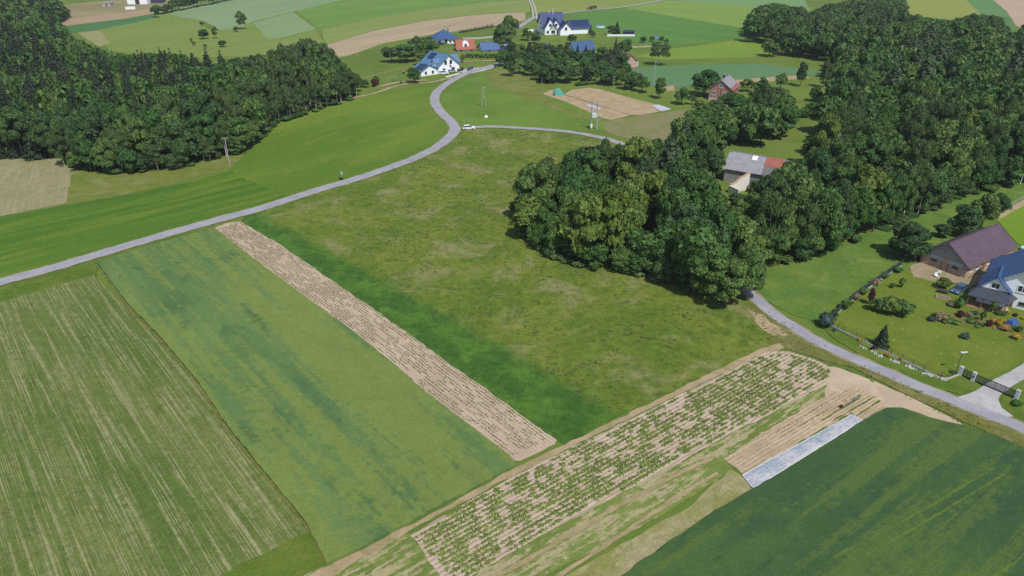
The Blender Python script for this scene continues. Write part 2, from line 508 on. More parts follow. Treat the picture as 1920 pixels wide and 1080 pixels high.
# left side
lay('forest_floor', [(-200,297),(0,299),(60,296),(110,296),(140,318),(220,326),(300,321),(440,290),(470,268),(520,230),(600,205),(672,180),(640,150),(560,135),(300,140),(0,140),(-200,140)], M['litter'], 1.5)
lay('mown_field', [(-300,305),(0,299),(60,294),(104,291),(118,304),(136,318),(130,350),(125,381),(60,394),(0,406),(-300,455)], M['mown'], 1.2)
lay('rough_grass_strip', [(136,318),(220,325),(300,320),(380,300),(440,287),(470,268),(520,262),(500,290),(430,316),(330,344),(230,366),(125,384),(130,350)], M['olive'], 1.5)
lay('grass_slope', [(430,318),(470,278),(520,228),(600,203),(672,180),(700,176),(780,163),(826,152),(812,172),(806,195),(822,214),(845,232),(840,254),(812,276),(780,290),(730,310),(668,330),(605,349),(540,369),(500,352),(440,334)], M['slope'], 1.2)
lay('grain_field', [(-500,500),(0,407),(125,384),(230,366),(330,346),(400,328),(432,318),(448,332),(500,352),(540,370),(480,389),(375,417),(250,453),(160,480),(100,498),(0,526),(-500,660)], M['green_crop'], 0.8)
# loop inside the bend
lay('meadow', [(835,218),(826,200),(830,182),(850,162),(880,148),(930,132),(960,136),(1030,168),(1110,206),(1180,224),(1170,234),(1120,246),(1060,245),(960,238),(880,234)], M['meadow_far'], 0.8)
lay('rough_bank', [(905,140),(935,130),(1000,146),(1040,166),(1016,176),(1060,200),(1130,226),(1175,222),(1150,236),(1060,212),(980,182),(920,160)], M['olive'], 1.5)
lay('weedy_field', [(1128,230),(1180,220),(1240,212),(1292,205),(1300,240),(1250,264),(1190,264),(1140,250)], M['brown_field'], 1.2)
lay('garden_plot', [(1017,176),(1030,170),(1041,168),(1057,178),(1118,197),(1182,216),(1164,221),(1145,225),(1126,220),(1064,192)], M['plot'], 1.0)
lay('garden_plot', [(1057,177),(1075,168),(1105,165),(1122,167),(1172,181),(1227,195),(1258,205.5),(1198,217),(1179,215),(1110,193)], M['plot'], 1.0)

# middle
lay('meadow', [(500,393),(543,380),(605,360),(668,342),(730,321),(780,302),(822,282),(850,256),(880,241),(960,244),(1060,250),(1120,260),(1165,272),(1300,330),(1410,545),(1430,575),(1452,610),(1470,640),(1440,652),(1300,714),(1140,790),(1060,836),(1044,826),(980,781),(900,722),(840,681),(760,621),(680,566),(600,511),(520,456),(452,414),(470,398)], M['meadow'], 1.0)
lay('grass_edge', [(150,500),(190,484),(300,447),(402,422),(404,430),(300,462),(190,495)], M['verge_green'], 1.0)
lay('green_verge', [(-400,668),(0,545),(100,510),(178,488),(186,500),(180,520),(60,556),(0,576),(-400,720)], M['verge_green'], 1.4)
lay('seedling_field', [(-700,790),(0,568),(60,550),(176,516),(200,540),(240,578),(300,640),(370,722),(430,812),(520,922),(575,990),(590,1015),(540,1020),(440,1066),(370,1110),(0,1320),(-700,1500)], M['seed'], 1.0)
lay('green_verge', [(300,1150),(440,1066),(540,1016),(580,1000),(612,1056),(560,1084),(480,1130),(380,1180)], M['verge_green'], 1.4)
lay('weedy_strip', [(480,1130),(560,1084),(612,1060),(700,1012),(770,1002),(800,1040),(830,1084),(880,1080),(900,1110),(700,1250),(400,1250)], M['strip_mix'], 1.0)
lay('barley_field', [(182,494),(300,458),(402,430),(430,453),(480,491),(560,551),(650,616),(720,671),(800,741),(880,801),(960,864),(968,876),(900,912),(800,966),(700,1020),(612,1062),(575,985),(520,916),(430,806),(370,716),(300,634),(240,572)], M['barley'], 0.5, 0.5)
lay('soil_strip', [(402,428),(425,419),(450,416),(520,456),(600,511),(680,566),(760,621),(840,681),(900,722),(980,781),(1044,826),(1040,834),(975,865),(960,864),(880,801),(800,741),(720,671),(650,616),(560,551),(480,491)], M['soil_rows'], 0.7)
lay('field_path', [(560,1090),(640,1048),(740,998),(860,936),(960,880),(1060,834),(1140,795),(1300,716),(1425,655),(1470,640),(1474,652),(1442,664),(1300,727),(1150,800),(980,884),(860,946),(770,994),(690,1042),(620,1084),(590,1110)], M['path'], 1.0)
lay('potato_field', [(768,1004),(870,946),(980,886),(1150,802),(1300,729),(1442,660),(1480,660),(1530,676),(1562,692),(1560,716),(1500,748),(1440,780),(1380,810),(1250,880),(1100,960),(960,1036),(870,1090),(836,1092)], M['potato_soil'], 0.8)
lay('weedy_strip', [(870,1090),(960,1036),(1100,960),(1250,880),(1380,810),(1500,748),(1548,722),(1580,722),(1480,784),(1358,858),(1372,880),(1300,930),(1200,990),(1060,1060),(980,1110),(860,1130)], M['strip_mix'], 0.8)
lay('stubble_strip', [(1060,1080),(1200,1004),(1300,944),(1370,880),(1392,894),(1412,920),(1330,968),(1240,1030),(1168,1082),(1080,1140),(960,1150)], M['stubble'], 0.9)
lay('soil_headland', [(1545,690),(1562,688),(1610,704),(1680,734),(1740,762),(1800,792),(1806,799),(1740,788),(1690,770),(1660,768),(1600,800),(1540,760),(1550,724)], M['soil'], 1.0)
lay('vegetable_beds', [(1356,860),(1400,832),(1480,782),(1560,738),(1610,728),(1662,766),(1618,790),(1500,850),(1394,892)], M['bed_soil'], 0.8)
lay('wheat_field', [(1168,1084),(1240,1032),(1330,970),(1412,921),(1470,888),(1560,832),(1620,792),(1660,770),(1690,770),(1740,788),(1800,802),(1860,820),(1920,845),(2200,960),(2300,1400),(1400,1500),(900,1260)], M['wheat'], 0.5, 0.55)
# right
lay('meadow', [(1402,560),(1412,505),(1460,498),(1520,485),(1600,450),(1700,400),(1800,364),(1880,340),(2000,330),(2000,380),(1920,374),(1880,396),(1800,440),(1710,500),(1640,532),(1570,572),(1535,606),(1480,588),(1430,562)], M['right_meadow'], 1.0)
lay('meadow', [(1868,412),(1885,398),(1920,384),(2100,360),(2100,520),(1940,480),(1905,455)], M['bright'], 0.6)
lay('path', [(1868,406),(1890,394),(1920,374),(2000,345),(2000,356),(1922,386),(1890,402),(1870,414)], M['path'], 0.6)
lay('verge_strip', [(1404,552),(1410,585),(1440,625),(1470,652),(1540,676),(1600,690),(1700,740),(1800,788),(1925,846),(2100,930),(2100,900),(1920,806),(1830,772),(1740,736),(1640,696),(1540,645),(1440,580)], M['verge'], 1.0)
lay('sandy_patch', [(1398,580),(1420,588),(1444,605),(1480,632),(1450,630),(1420,610)], M['path'], 3.0)
lay('garden_lawn', [(1545,606),(1575,580),(1640,540),(1700,505),(1720,515),(1760,528),(1830,540),(1960,560),(2100,590),(2100,640),(1960,655),(1830,722),(1800,712),(1775,712),(1700,684),(1640,660),(1590,630)], M['lawn'], 0.8)
lay('green_verge', [(1530,606),(1545,606),(1590,632),(1640,664),(1700,690),(1775,716),(1800,706),(1822,716),(1840,724),(1800,740),(1760,730),(1700,708),(1640,682),(1570,640)], M['verge_green'], 1.0)
lay('green_verge', [(1905,742),(1880,745),(1870,760),(1880,778),(1920,800),(2000,840),(2000,700)], M['verge_green'], 1.0)
lay('barn_yard', [(1706,500),(1727,492),(1770,508),(1816,524),(1850,500),(1840,530),(1818,540),(1800,532),(1760,530),(1712,520)],
    ground_mat('yard_concrete', C(176,158,132), C(160,146,118), C(140,138,96), 5, 1.5, 0.5, fine=0.12), 0.8)
lay('flower_bed', [(1738,598),(1760,588),(1800,584),(1850,596),(1890,600),(1920,606),(1920,640),(1900,634),(1880,624),(1850,616),(1810,614),(1770,608)], ground_mat('mixed_bed', C(120, 124, 70), C(98, 116, 56), C(150, 124, 92), 3, 1.0, 0.7, fine=0.3), 1.0)
lay('flower_bed', [(1812,560),(1850,566),(1856,582),(1830,580),(1806,572)], plain_mat('red_soil', C(150,104,74), 0.95), 1.0)
lay('patio', [(1862,568),(1885,572),(1892,584),(1866,582)], plain_mat('patio_slabs', C(186,178,176), 0.9), 0.3)

# roads
asph = NT('asphalt')
pA = asph.pos()
ca = asph.mix(asph.ramp(asph.noise(pA, 0.22, 6, 0.7), 0.38, 0.62), C(162, 161, 172), C(184, 182, 190))
ca = asph.mix(asph.ramp(asph.noise(pA, 9.0, 3, 0.7), 0.35, 0.7), ca, C(154, 152, 162))
M['asphalt'] = asph.finish(ca, 0.9, bump=asph.noise(pA, 14, 2), bump_d=0.02, spec=0.2)
M['gravel'] = ground_mat('gravel', C(196, 194, 196), C(182, 180, 182), C(170, 168, 168), 5, 1.5, 0.5, fine=0.12, bump=0.06)
M['shoulder'] = ground_mat('road_shoulder', C(166, 154, 118), C(128, 132, 84), C(110, 124, 66), 3.0, 1.2, 0.6, fine=0.18)
Rmain = [(-160,580),(0,530),(100,503),(160,485),(250,458),(375,422),(480,394),(543,374),(605,354),(668,336),(730,315),(780,296),(818,277),(842,258),(853,243),(845,228),(830,214),(819,200),(815,188),(818,175),(830,163),(850,150),(880,136),(914,126),(940,117),(950,100),(948,80),(955,64),(972,52),(990,40),(1002,33),(1040,27),(1100,20),(1170,13),(1240,1),(1290,-12)]
Z[0] += 0.004
ribbon('road_shoulder', Rmain, 4.6, 4.4, M['shoulder'], Z[0], jit=0.35)
Rright = [(868,243),(890,239),(930,238),(985,241),(1060,247),(1120,257),(1165,270),(1230,300),(1290,350),(1335,420),(1370,490),(1398,541),(1420,563),(1450,589),(1490,615),(1530,640),(1600,673),(1668,702),(1740,733),(1800,757),(1850,777),(1920,805),(2050,870)]
Z[0] += 0.004
ribbon('road_shoulder', Rright, 3.8, 3.6, M['shoulder'], Z[0], jit=0.3)
Z[0] += 0.004
lay('driveway', [(1790,748),(1815,740),(1838,728),(1858,716),(1890,700),(1930,676),(2000,640),(2000,676),(1930,706),(1902,722),(1880,738),(1871,750),(1878,766),(1900,782),(1860,784),(1820,768)], M['gravel'], 0.5)
lay('driveway', [(862,136),(868,130),(900,127),(926,122),(936,122),(925,128),(905,134),(880,139)], M['gravel'], 0.3)
Z[0] += 0.02
ribbon('road', Rmain, 3.9, 3.7, M['asphalt'], Z[0], jit=0.12)
Z[0] += 0.004
ribbon('road', Rright, 2.9, 2.75, M['asphalt'], Z[0], jit=0.10)
Z[0] += 0.004
ribbon('farm_track', [(1003,36),(1002,22),(998,8),(988,-14)], 1.2, 1.2, M['gravel'], Z[0], off=1.3, jit=0.2)
ribbon('farm_track', [(1003,36),(1002,22),(998,8),(988,-14)], 1.2, 1.2, M['gravel'], Z[0], off=-1.3, jit=0.2)
Z[0] += 0.004
ribbon('dirt_path', [(655,186),(700,176),(740,163),(770,157),(800,156),(850,146)], 2.2, 2.2, M['path'], Z[0], jit=0.4)
ribbon('dirt_path', [(703,165),(740,156),(770,152),(800,151)], 2.2, 2.6, M['path'], Z[0] + .002, jit=0.4)
ribbon('dirt_path', [(680,148),(720,137),(768,126)], 0.9, 0.9, M['path'], Z[0] + .004, jit=0.2)
ribbon('dirt_path', [(865,116),(900,115),(940,113)], 2.6, 2.0, M['path'], Z[0] + .006, jit=0.3)
ribbon('field_edge', [(182,500),(240,575),(300,638),(370,720),(430,810),(520,920),(575,990),(612,1058)], 0.30, 0.32, M['verge'], Z[0] + .008, jit=0.10, step=0.6)
ribbon('wheel_track', [(1040,1086),(1130,1028),(1220,966),(1300,914),(1345,888)], 0.6, 0.45, M['path'], Z[0] + .008, jit=0.1)
ribbon('wheel_track', [(900,1100),(1000,1044),(1100,984),(1220,918),(1340,856)], 0.7, 0.5, M['path'], Z[0] + .010, jit=0.12, step=0.8)

zt = ZF['wheat_field'] + .556
M['tram'] = ground_mat('tramline', C(100, 124, 64), C(88, 114, 58), None, 5, 2, fine=0.2)
for pts in ([(1560,1052),(1660,1000),(1760,944),(1860,884)], [(1590,1062),(1690,1010),(1790,950),(1880,896)], [(1860,1090),(1900,1060),(1960,1010)]):
    ribbon('tramline', pts, .28, .28, M['tram'], zt, jit=.12, step=.5)
for k, pts in enumerate(([(1562,790),(1600,768),(1640,745)], [(1580,795),(1612,777),(1650,752)], [(1540,790),(1570,772),(1612,748)])):
    ribbon('grass_row', pts, .22, .22, M['verge_green'], Z[0] + .012 + k * .002, jit=.1, step=.5)
ribbon('grass_strip', [(1500,836),(1560,801),(1600,777)], .9, .7, M['verge_green'], Z[0] + .02, jit=.25, step=.8)
# ---------------------------------------------------------------- trees
def foliage_mat(name, a, b, c, trans=0.25, warm=0.0):
    N = NT(name)
    oi = N.n("ShaderNodeObjectInfo").outputs['Random']
    at = N.n("ShaderNodeAttribute"); at.attribute_name = 'tone'
    tone = N.math('FRACT', N.math('ADD', oi, at.outputs['Fac']))
    isl = N.n("ShaderNodeNewGeometry").outputs['Random Per Island']
    p = N.pos()
    cl = N.noise(p, 0.45, 3, 0.6)
    colr = N.mix(N.ramp(tone, 0.0, 0.6), a, b)
    colr = N.mix(N.ramp(tone, 0.62, 1.0), colr, c)
    k = N.math('ADD', N.math('MULTIPLY', isl, 0.55), N.math('MULTIPLY', N.ramp(cl, 0.3, 0.7), 0.4))
    k = N.math('ADD', k, 0.55)
    g = N.n("ShaderNodeCombineXYZ")
    for i in range(3): N.set(g.inputs[i], k)
    colr = N.mix(1.0, colr, g.outputs[0], 'MULTIPLY')
    d = N.n("ShaderNodeBsdfPrincipled")
    N.set(d.inputs['Base Color'], colr)
    d.inputs['Roughness'].default_value = 0.6
    d.inputs['Specular IOR Level'].default_value = 0.25
    t = N.n("ShaderNodeBsdfTranslucent")
    N.set(t.inputs[0], N.mix(0.5, colr, (0.10, 0.14, 0.02), 'MIX'))
    mx = N.n("ShaderNodeMixShader"); mx.inputs[0].default_value = trans
    N.t.links.new(d.outputs[0], mx.inputs[1]); N.t.links.new(t.outputs[0], mx.inputs[2])
    N.t.links.new(mx.outputs[0], N.out.inputs[0])
    return N.m

FM = dict(
    broad=foliage_mat('broadleaf_foliage', (.046, .118, .026), (.074, .152, .034), (.108, .180, .040)),
    dark=foliage_mat('dark_foliage', (.034, .084, .026), (.050, .108, .032), (.074, .132, .036)),
    birch=foliage_mat('birch_foliage', (.068, .124, .038), (.088, .142, .042), (.060, .118, .038)),
    lime=foliage_mat('light_foliage', (.110, .170, .028), (.130, .185, .034), (.092, .150, .032)),
    spruce=foliage_mat('spruce_needles', (.018, .034, .016), (.026, .046, .020), (.040, .056, .026), 0.08),
    pine=foliage_mat('pine_needles', (.036, .074, .028), (.052, .082, .032), (.046, .080, .032), 0.1),
    plum=foliage_mat('plum_leaves', (.060, .012, .022), (.080, .016, .03), (.05, .012, .02), 0.15),
    yellow=foliage_mat('yellow_leaves', (.45, .30, .02), (.50, .36, .03), (.42, .26, .02), 0.2),
    orange=foliage_mat('orange_leaves', (.42, .22, .05), (.46, .26, .07), (.38, .2, .05), 0.2),
    pinkish=foliage_mat('faded_bloom_leaves', (.26, .2, .12), (.3, .22, .14), (.2, .18, .1), 0.2),
    bluish=foliage_mat('blue_juniper', (.04, .075, .065), (.05, .085, .07), (.04, .07, .06), 0.1),
)
bark = plain_mat('bark', (.09, .07, .05), 0.95)
birch_bark = plain_mat('birch_bark', (.62, .60, .55), 0.9, var=0.25, scale=1.2)

def quads_mesh(name, c, n, s, rs, mat, extra=None, asp=0.62, tone=None):
    """c centres (k,3), n normals (k,3), s sizes (k,)  -> leaf clumps as bent quads"""
    k = len(c)
    r = rs.normal(size=(k, 3))
    u = np.cross(n, r); u /= np.linalg.norm(u, axis=1)[:, None] + 1e-9
    w = np.cross(n, u)
    s = s[:, None]
    p0 = c - u * s * 0.5 - w * s * 0.5 * asp
    p1 = c + u * s * 0.5 - w * s * 0.35 * asp - n * s * 0.18
    p2 = c + u * s * 0.42 + w * s * 0.5 * asp
    p3 = c - u * s * 0.5 + w * s * 0.42 * asp - n * s * 0.18
    v = np.stack([p0, p1, p2, p3], 1).reshape(-1, 3)
    f = np.arange(4 * k).reshape(k, 4)
    tv = [] if extra is None else extra[0]
    tf = [] if extra is None else extra[1]
    me = bpy.data.meshes.new(name)
    nv = len(v) + len(tv)
    me.vertices.add(nv)
    co = np.vstack([v, np.array(tv)]) if len(tv) else v
    me.vertices.foreach_set('co', co.astype(np.float32).ravel())
    loops = [f.ravel()]
    starts = list(np.arange(k) * 4)
    tot = [4] * k
    pos = 4 * k
    for q in tf:
        loops.append(np.array(q) + len(v)); starts.append(pos); tot.append(len(q)); pos += len(q)
    me.loops.add(pos)
    me.loops.foreach_set('vertex_index', np.concatenate(loops).astype(np.int32))
    me.polygons.add(len(starts))
    me.polygons.foreach_set('loop_start', np.array(starts, dtype=np.int32))
    me.polygons.foreach_set('loop_total', np.array(tot, dtype=np.int32))
    me.materials.append(mat)
    me.update(calc_edges=True)
    return me

def crown_points(rs, nb, nc, shape='round', s0=0.06, zc=0.56, rxy=0.36, rz=0.34, br=(0.13, 0.21)):
    cs = []
    for i in range(nb):
        while True:
            d = rs.normal(size=3); d /= np.linalg.norm(d)
            if d[2] > -0.75: break
        rr = rs.uniform(0.55, 1.0)
        cc = np.array([d[0] * rxy * rr, d[1] * rxy * rr, zc + d[2] * rz * rr])
        if shape == 'cone': cc[:2] *= 1.25 - cc[2]
        cs.append((cc, rs.uniform(*br)))
    pts, nrm, siz = [], [], []
    per = nc // nb
    for cc, r in cs:
        d = rs.normal(size=(per, 3)); d /= np.linalg.norm(d, axis=1)[:, None]
        d[:, 2] = np.where(d[:, 2] < -0.2, -d[:, 2] * 0.6, d[:, 2])
        d /= np.linalg.norm(d, axis=1)[:, None]
        rad = r * rs.uniform(0.72, 1.08, size=per)[:, None]
        p = cc + d * rad * np.array([1, 1, 0.8])
        keep = np.ones(per, bool)
        for c2, r2 in cs:
            if c2 is cc: continue
            keep &= np.linalg.norm((p - c2) / np.array([1, 1, 0.8]), axis=1) > r2 * 0.62
        n = d + rs.normal(size=(per, 3)) * 0.45
        n /= np.linalg.norm(n, axis=1)[:, None]
        pts.append(p[keep]); nrm.append(n[keep]); siz.append(rs.uniform(0.6, 1.25, size=per)[keep] * s0)
    return np.vstack(pts), np.vstack(nrm), np.concatenate(siz)

def core(rs, zc, rxy, rz):
    bm = bmesh.new()
    bmesh.ops.create_icosphere(bm, subdivisions=2, radius=1.0)
    vs_ = []
    for v in bm.verts:
        k = rs.uniform(0.62, 0.95)
        vs_.append((v.co.x * rxy * k, v.co.y * rxy * k, zc + v.co.z * rz * k))
    bm.verts.index_update()
    fs = [tuple(v.index for v in f.verts) for f in bm.faces]
    bm.free()
    return vs_, fs

def trunk_mesh(rs, r=0.022, top=0.75, limbs=5, m=None, bend=0.02):
    b = MB()
    z = 0; x = y = 0
    P = [(0, 0, -0.01)]
    for i in range(4):
        z += top / 4; x += rs.uniform(-bend, bend); y += rs.uniform(-bend, bend)
        P.append((x, y, z))
    for i in range(4):
        b.tube(P[i], P[i + 1], r * (1.25 - i * 0.27), r * (1.25 - (i + 1) * 0.27), 6, cap=(i == 0))
    for i in range(limbs):
        t = rs.uniform(0.3, 0.9); j = min(3, int(t * 4)); a = rs.uniform(0, 2 * PI)
        base = Vector(P[j]).lerp(Vector(P[j + 1]), t * 4 - j if t * 4 - j <= 1 else 1)
        L = rs.uniform(0.16, 0.3)
        tip = base + Vector((math.cos(a) * L, math.sin(a) * L, rs.uniform(0.08, 0.2)))
        b.tube(base, tip, r * 0.45, r * 0.12, 5, cap=False)
    me = bpy.data.meshes.new('trunk')
    me.from_pydata(b.v, [], b.f); me.materials.append(m or bark); me.update()
    return me

RS = np.random.RandomState(11)
PR = {}
def proto(kind, n, fn):
    PR[kind] = [fn(i) for i in range(n)]
def mk(kind, lod):
    """(crown mesh, trunk mesh)"""
    q = {0: 1.0, 1: 0.42, 2: 0.16}[lod]
    ss = {0: 1.0, 1: 1.5, 2: 2.3}[lod]
    def f(i):
        if kind in ('broad', 'dark', 'lime', 'plum'):
            nb = (22, 34, 17, 28, 40)[i % 5]
            c, n, s = crown_points(RS, nb, int(7200 * q), s0=0.052 * ss * (1.1, .85, 1.15, .95, .8)[i % 5], rxy=(.34, .36, .29, .38, .33)[i % 5], rz=(.38, .35, .41, .34, .40)[i % 5], zc=0.49,
                                   br=((.13, .21), (.09, .16), (.14, .24), (.10, .20), (.07, .15))[i % 5])
            me = quads_mesh('crown', c, n, s, RS, FM[kind])
            return me, trunk_mesh(RS)
        if kind == 'birch':
            c, n, s = crown_points(RS, 24, int(6400 * q), s0=0.042 * ss, rxy=0.32, rz=0.38, zc=0.53, br=(0.10, 0.17))
            n[:, 2] *= 0.45
            n /= np.linalg.norm(n, axis=1)[:, None]
            me = quads_mesh('crown', c, n, s, RS, FM[kind], asp=0.45)
            return me, trunk_mesh(RS, 0.013, 0.9, 4, birch_bark, 0.02)
        if kind in ('spruce', 'pine'):
            K = int(3600 * q)
            z = 1 - np.sqrt(RS.uniform(0, 1, K)) * 0.95
            if kind == 'pine': z = np.clip(RS.normal(0.66, 0.2, K), 0.25, 1.0)
            tiers = 15
            zt = np.round(z * tiers) / tiers + RS.normal(size=K) * 0.010
            a = RS.uniform(0, 2 * PI, K)
            lob = 0.80 + 0.20 * np.sin(a * 5 + np.round(z * tiers) * 2.4 + i)
            R = (1.03 - zt) * 0.50 * lob if kind == 'spruce' else 0.42 * np.sqrt(np.clip(1.08 - zt, 0, 1)) * lob
            rr = R * np.sqrt(RS.uniform(0.12, 1, K))
            c = np.stack([np.cos(a) * rr, np.sin(a) * rr, zt - rr * 0.28], 1)
            n = np.stack([np.cos(a) * 0.5, np.sin(a) * 0.5, np.ones(K)], 1) + RS.normal(size=(K, 3)) * 0.3
            n /= np.linalg.norm(n, axis=1)[:, None]
            me = quads_mesh('crown', c, n, RS.uniform(0.6, 1.3, K) * 0.075 * ss ** 0.8, RS, FM[kind], asp=0.4)
            return me, trunk_mesh(RS, 0.016, 0.97, 4)
    return f
for kd, n in (('broad', 5), ('birch', 3), ('spruce', 3), ('dark', 3)):
    proto(kd + '0', n, mk(kd, 0))
for kd, n in (('broad', 5), ('birch', 3), ('spruce', 3), ('dark', 3), ('lime', 2), ('pine', 2), ('plum', 1)):
    proto(kd + '1', n, mk(kd, 1))
for kd, n in (('broad', 3), ('dark', 2), ('birch', 2), ('spruce', 2)):
    proto(kd + '2', n, mk(kd, 2))
PR['lime0'] = PR['lime1']; PR['pine0'] = PR['pine1']; PR['plum0'] = PR['plum1']

def tree(p, h, w, kind, label, group=None, lod=None, name=None, cat='tree', rand=None):
    if lod is None:
        lod = 0 if depth(p) < 330 else 1
    key = kind + str(lod)
    if key not in PR: key = kind + '1'
    cm, tm = PR[key][rng.randrange(len(PR[key]))]
    nm = name or {'broad': 'broadleaf_tree', 'dark': 'broadleaf_tree', 'lime': 'broadleaf_tree', 'birch': 'birch_tree',
                  'spruce': 'spruce_tree', 'pine': 'pine_tree', 'plum': 'plum_tree'}[kind]
    e = empty(nm, (p.x, p.y, 0), rng.uniform(0, 6.28), label, cat, group)
    e.scale = (w, w * rng.uniform(0.9, 1.1), h)
    for n_, me in (('trunk', tm), ('crown', cm)):
        o = bpy.data.objects.new(n_, me); col.objects.link(o); o.parent = e
    return e

def ptree(px, py, hp, wp, kind, label, group=None, **kw):
    """a tree measured in the photo: foot (px,py), height and width in photo pixels"""
    p = gp(px, py)
    h = hgt(p, py - hp)
    return tree(p, h, wp * mpp(p) * 1.12, kind, label, group, **kw)

# forests -----------------------------------------------------------------
LF = [(-70,40),(0,25),(0,-8),(90,-8),(118,8),(130,34),(104,48),(112,60),(150,72),(196,96),(208,100),(250,103),(300,98),(340,103),(352,114),(405,114),(478,106),(540,82),(575,73),(602,80),(630,108),(660,132),(684,166),(672,176),(600,203),(520,226),(478,262),(440,288),(380,303),(300,320),(220,324),(140,318),(108,296),(60,298),(-70,300)]
RF = [(1407,78),(1403,40),(1425,12),(1450,5),(1500,12),(1508,30),(1540,12),(1600,-2),(1695,-2),(1700,25),(1780,38),(1830,25),(1870,30),(1885,58),(1905,64),(1930,45),(1990,40),(1990,346),(1925,345),(1880,347),(1800,365),(1760,390),(1690,408),(1660,424),(1600,452),(1545,472),(1500,496),(1455,500),(1418,498),(1408,540),(1402,562),(1370,574),(1335,566),(1290,546),(1240,532),(1200,513),(1130,507),(1080,492),(1040,482),(1000,454),(975,432),(970,385),(988,330),(1010,305),(1055,300),(1066,284),(1110,272),(1165,275),(1200,260),(1250,262),(1275,245),(1280,215),(1310,200),(1345,197),(1400,178),(1440,164),(1500,170),(1500,112),(1470,104),(1458,86),(1425,84)]
COVER = [([(1350,280),(1375,268),(1458,292),(1446,312),(1412,325),(1400,345),(1378,360),(1366,345),(1352,312)], 262.0),
         ([(1496,222),(1522,222),(1520,258),(1500,262)], 9999.0),
         ([(1458,286),(1490,276),(1488,300),(1466,304)], 9999.0),
         ([(1445,106),(1490,106),(1535,118),(1558,126),(1552,146),(1534,160),(1524,190),(1508,190),(1490,158),(1400,152)], 9999.0),
         ([(1324,146),(1352,140),(1392,142),(1396,162),(1375,185),(1362,192),(1326,196)], 330.0)]
BUILT = []
for q, r in (((1395, 338), 13), ((1372, 352), 8), ((1358, 186), 13)):
    g_ = gp(*q); BUILT.append((g_.x, g_.y, r))
def fits(X, Y, h, w, P):
    s = []
    for z in (0.02 * h, 0.5 * h, 0.9 * h):
        a, b = proj(X, Y, z)
        if not inpoly(a, b, P): return False
        s.append((a, b))
    for bx, by, br_ in BUILT:
        if (X - bx) ** 2 + (Y - by) ** 2 < br_ ** 2: return False
    r = w * 0.40 / (depth(Vector((X, Y, 0))) / F)
    for k, ymax in COVER:
        if Y > ymax * H / 72.0: continue
        for z in (.05, .2, .35, .5, .62, .74, .86, .96):
            a, b = proj(X, Y, z * h)
            if inpoly(a, b, k) or inpoly(a - r, b, k) or inpoly(a + r, b, k): return False
    return True

cands = []
def fill(P, region, sp0, sp1):
    Y = 90.0
    while Y < 760:
        sp = sp0 + (sp1 - sp0) * min(1, max(0, (Y - 180) / 450))
        X = -430.0
        while X < 430:
            x = X + rng.uniform(-.42, .42) * sp; y = Y + rng.uniform(-.42, .42) * sp
            h = rng.uniform(12, 21) if region == 'L' else rng.uniform(10, 20)
            w = sp * rng.uniform(1.3, 1.85)
            for hh in (h, h * 0.75, h * 0.5, h * 0.3):
                if fits(x, y, hh, w, P):
                    a, b = proj(x, y, hh)
                    cands.append((region, x, y, hh, w * (0.45 + 0.55 * hh / h), a, b))
                    break
            X += sp
        Y += sp * 0.92
fill(LF, 'L', 7.4, 9.0)
fill(RF, 'R', 7.4, 9.4)
far_list = []
near_list = []
GL = {
 'Lbroad': ('dark green broadleaf tree in the wood left of the road', 'broadleaf trees of the left wood'),
 'Lbirch': ('pale green birch with light bark in the wood left of the road', 'birches of the left wood'),
 'Lspruce': ('blackish spruce rising in the wood left of the road', 'spruces of the left wood'),
 'Cbroad': ('dense leafy tree in the clump between meadow and grey roofed ruin', 'broadleaf trees of the central clump'),
 'Rbroad': ('leafy green tree in the large wood on the right', 'broadleaf trees of the right wood'),
 'Rbirch': ('olive birch with white stem in the large wood on the right', 'birches of the right wood'),
 'Rpine': ('brownish green pine in the large wood on the right', 'pines of the right wood')}
def pick(region, x, y, a, b):
    r = rng.random()
    if region == 'L':
        if b > 95 and b < 250 and a < 380 and r < 0.52 and not (a > 110 and b > 190): return 'spruce'
        if a < 130 and r < 0.5: return 'spruce'
        if 90 < a < 220 and b > 190 and r < 0.8: return 'birch'
        if a > 440 and r < 0.6: return 'birch'
        if r < 0.15: return 'birch'
        return 'broad' if r < 0.6 else 'dark'
    if b > 175 and 1580 < a < 1830 and b < 300 and r < 0.6: return 'birch'
    if b < 30 and a > 1500 and r < 0.5: return 'birch'
    if 1680 < a and 60 < b < 110 and r < 0.4: return 'pine'
    if a < 1300 and b > 300: return 'lime' if (1150 < a < 1260 and 290 < b < 350 and r < 0.6) else ('dark' if r < 0.3 else 'lime' if r > .93 else 'broad')
    if r < 0.04: return 'pine'
    if r < 0.16: return 'birch'
    if r < 0.24: return 'lime'
    return 'dark' if r < 0.48 else 'broad'
cands.sort(key=lambda c: c[2])
nb = 0
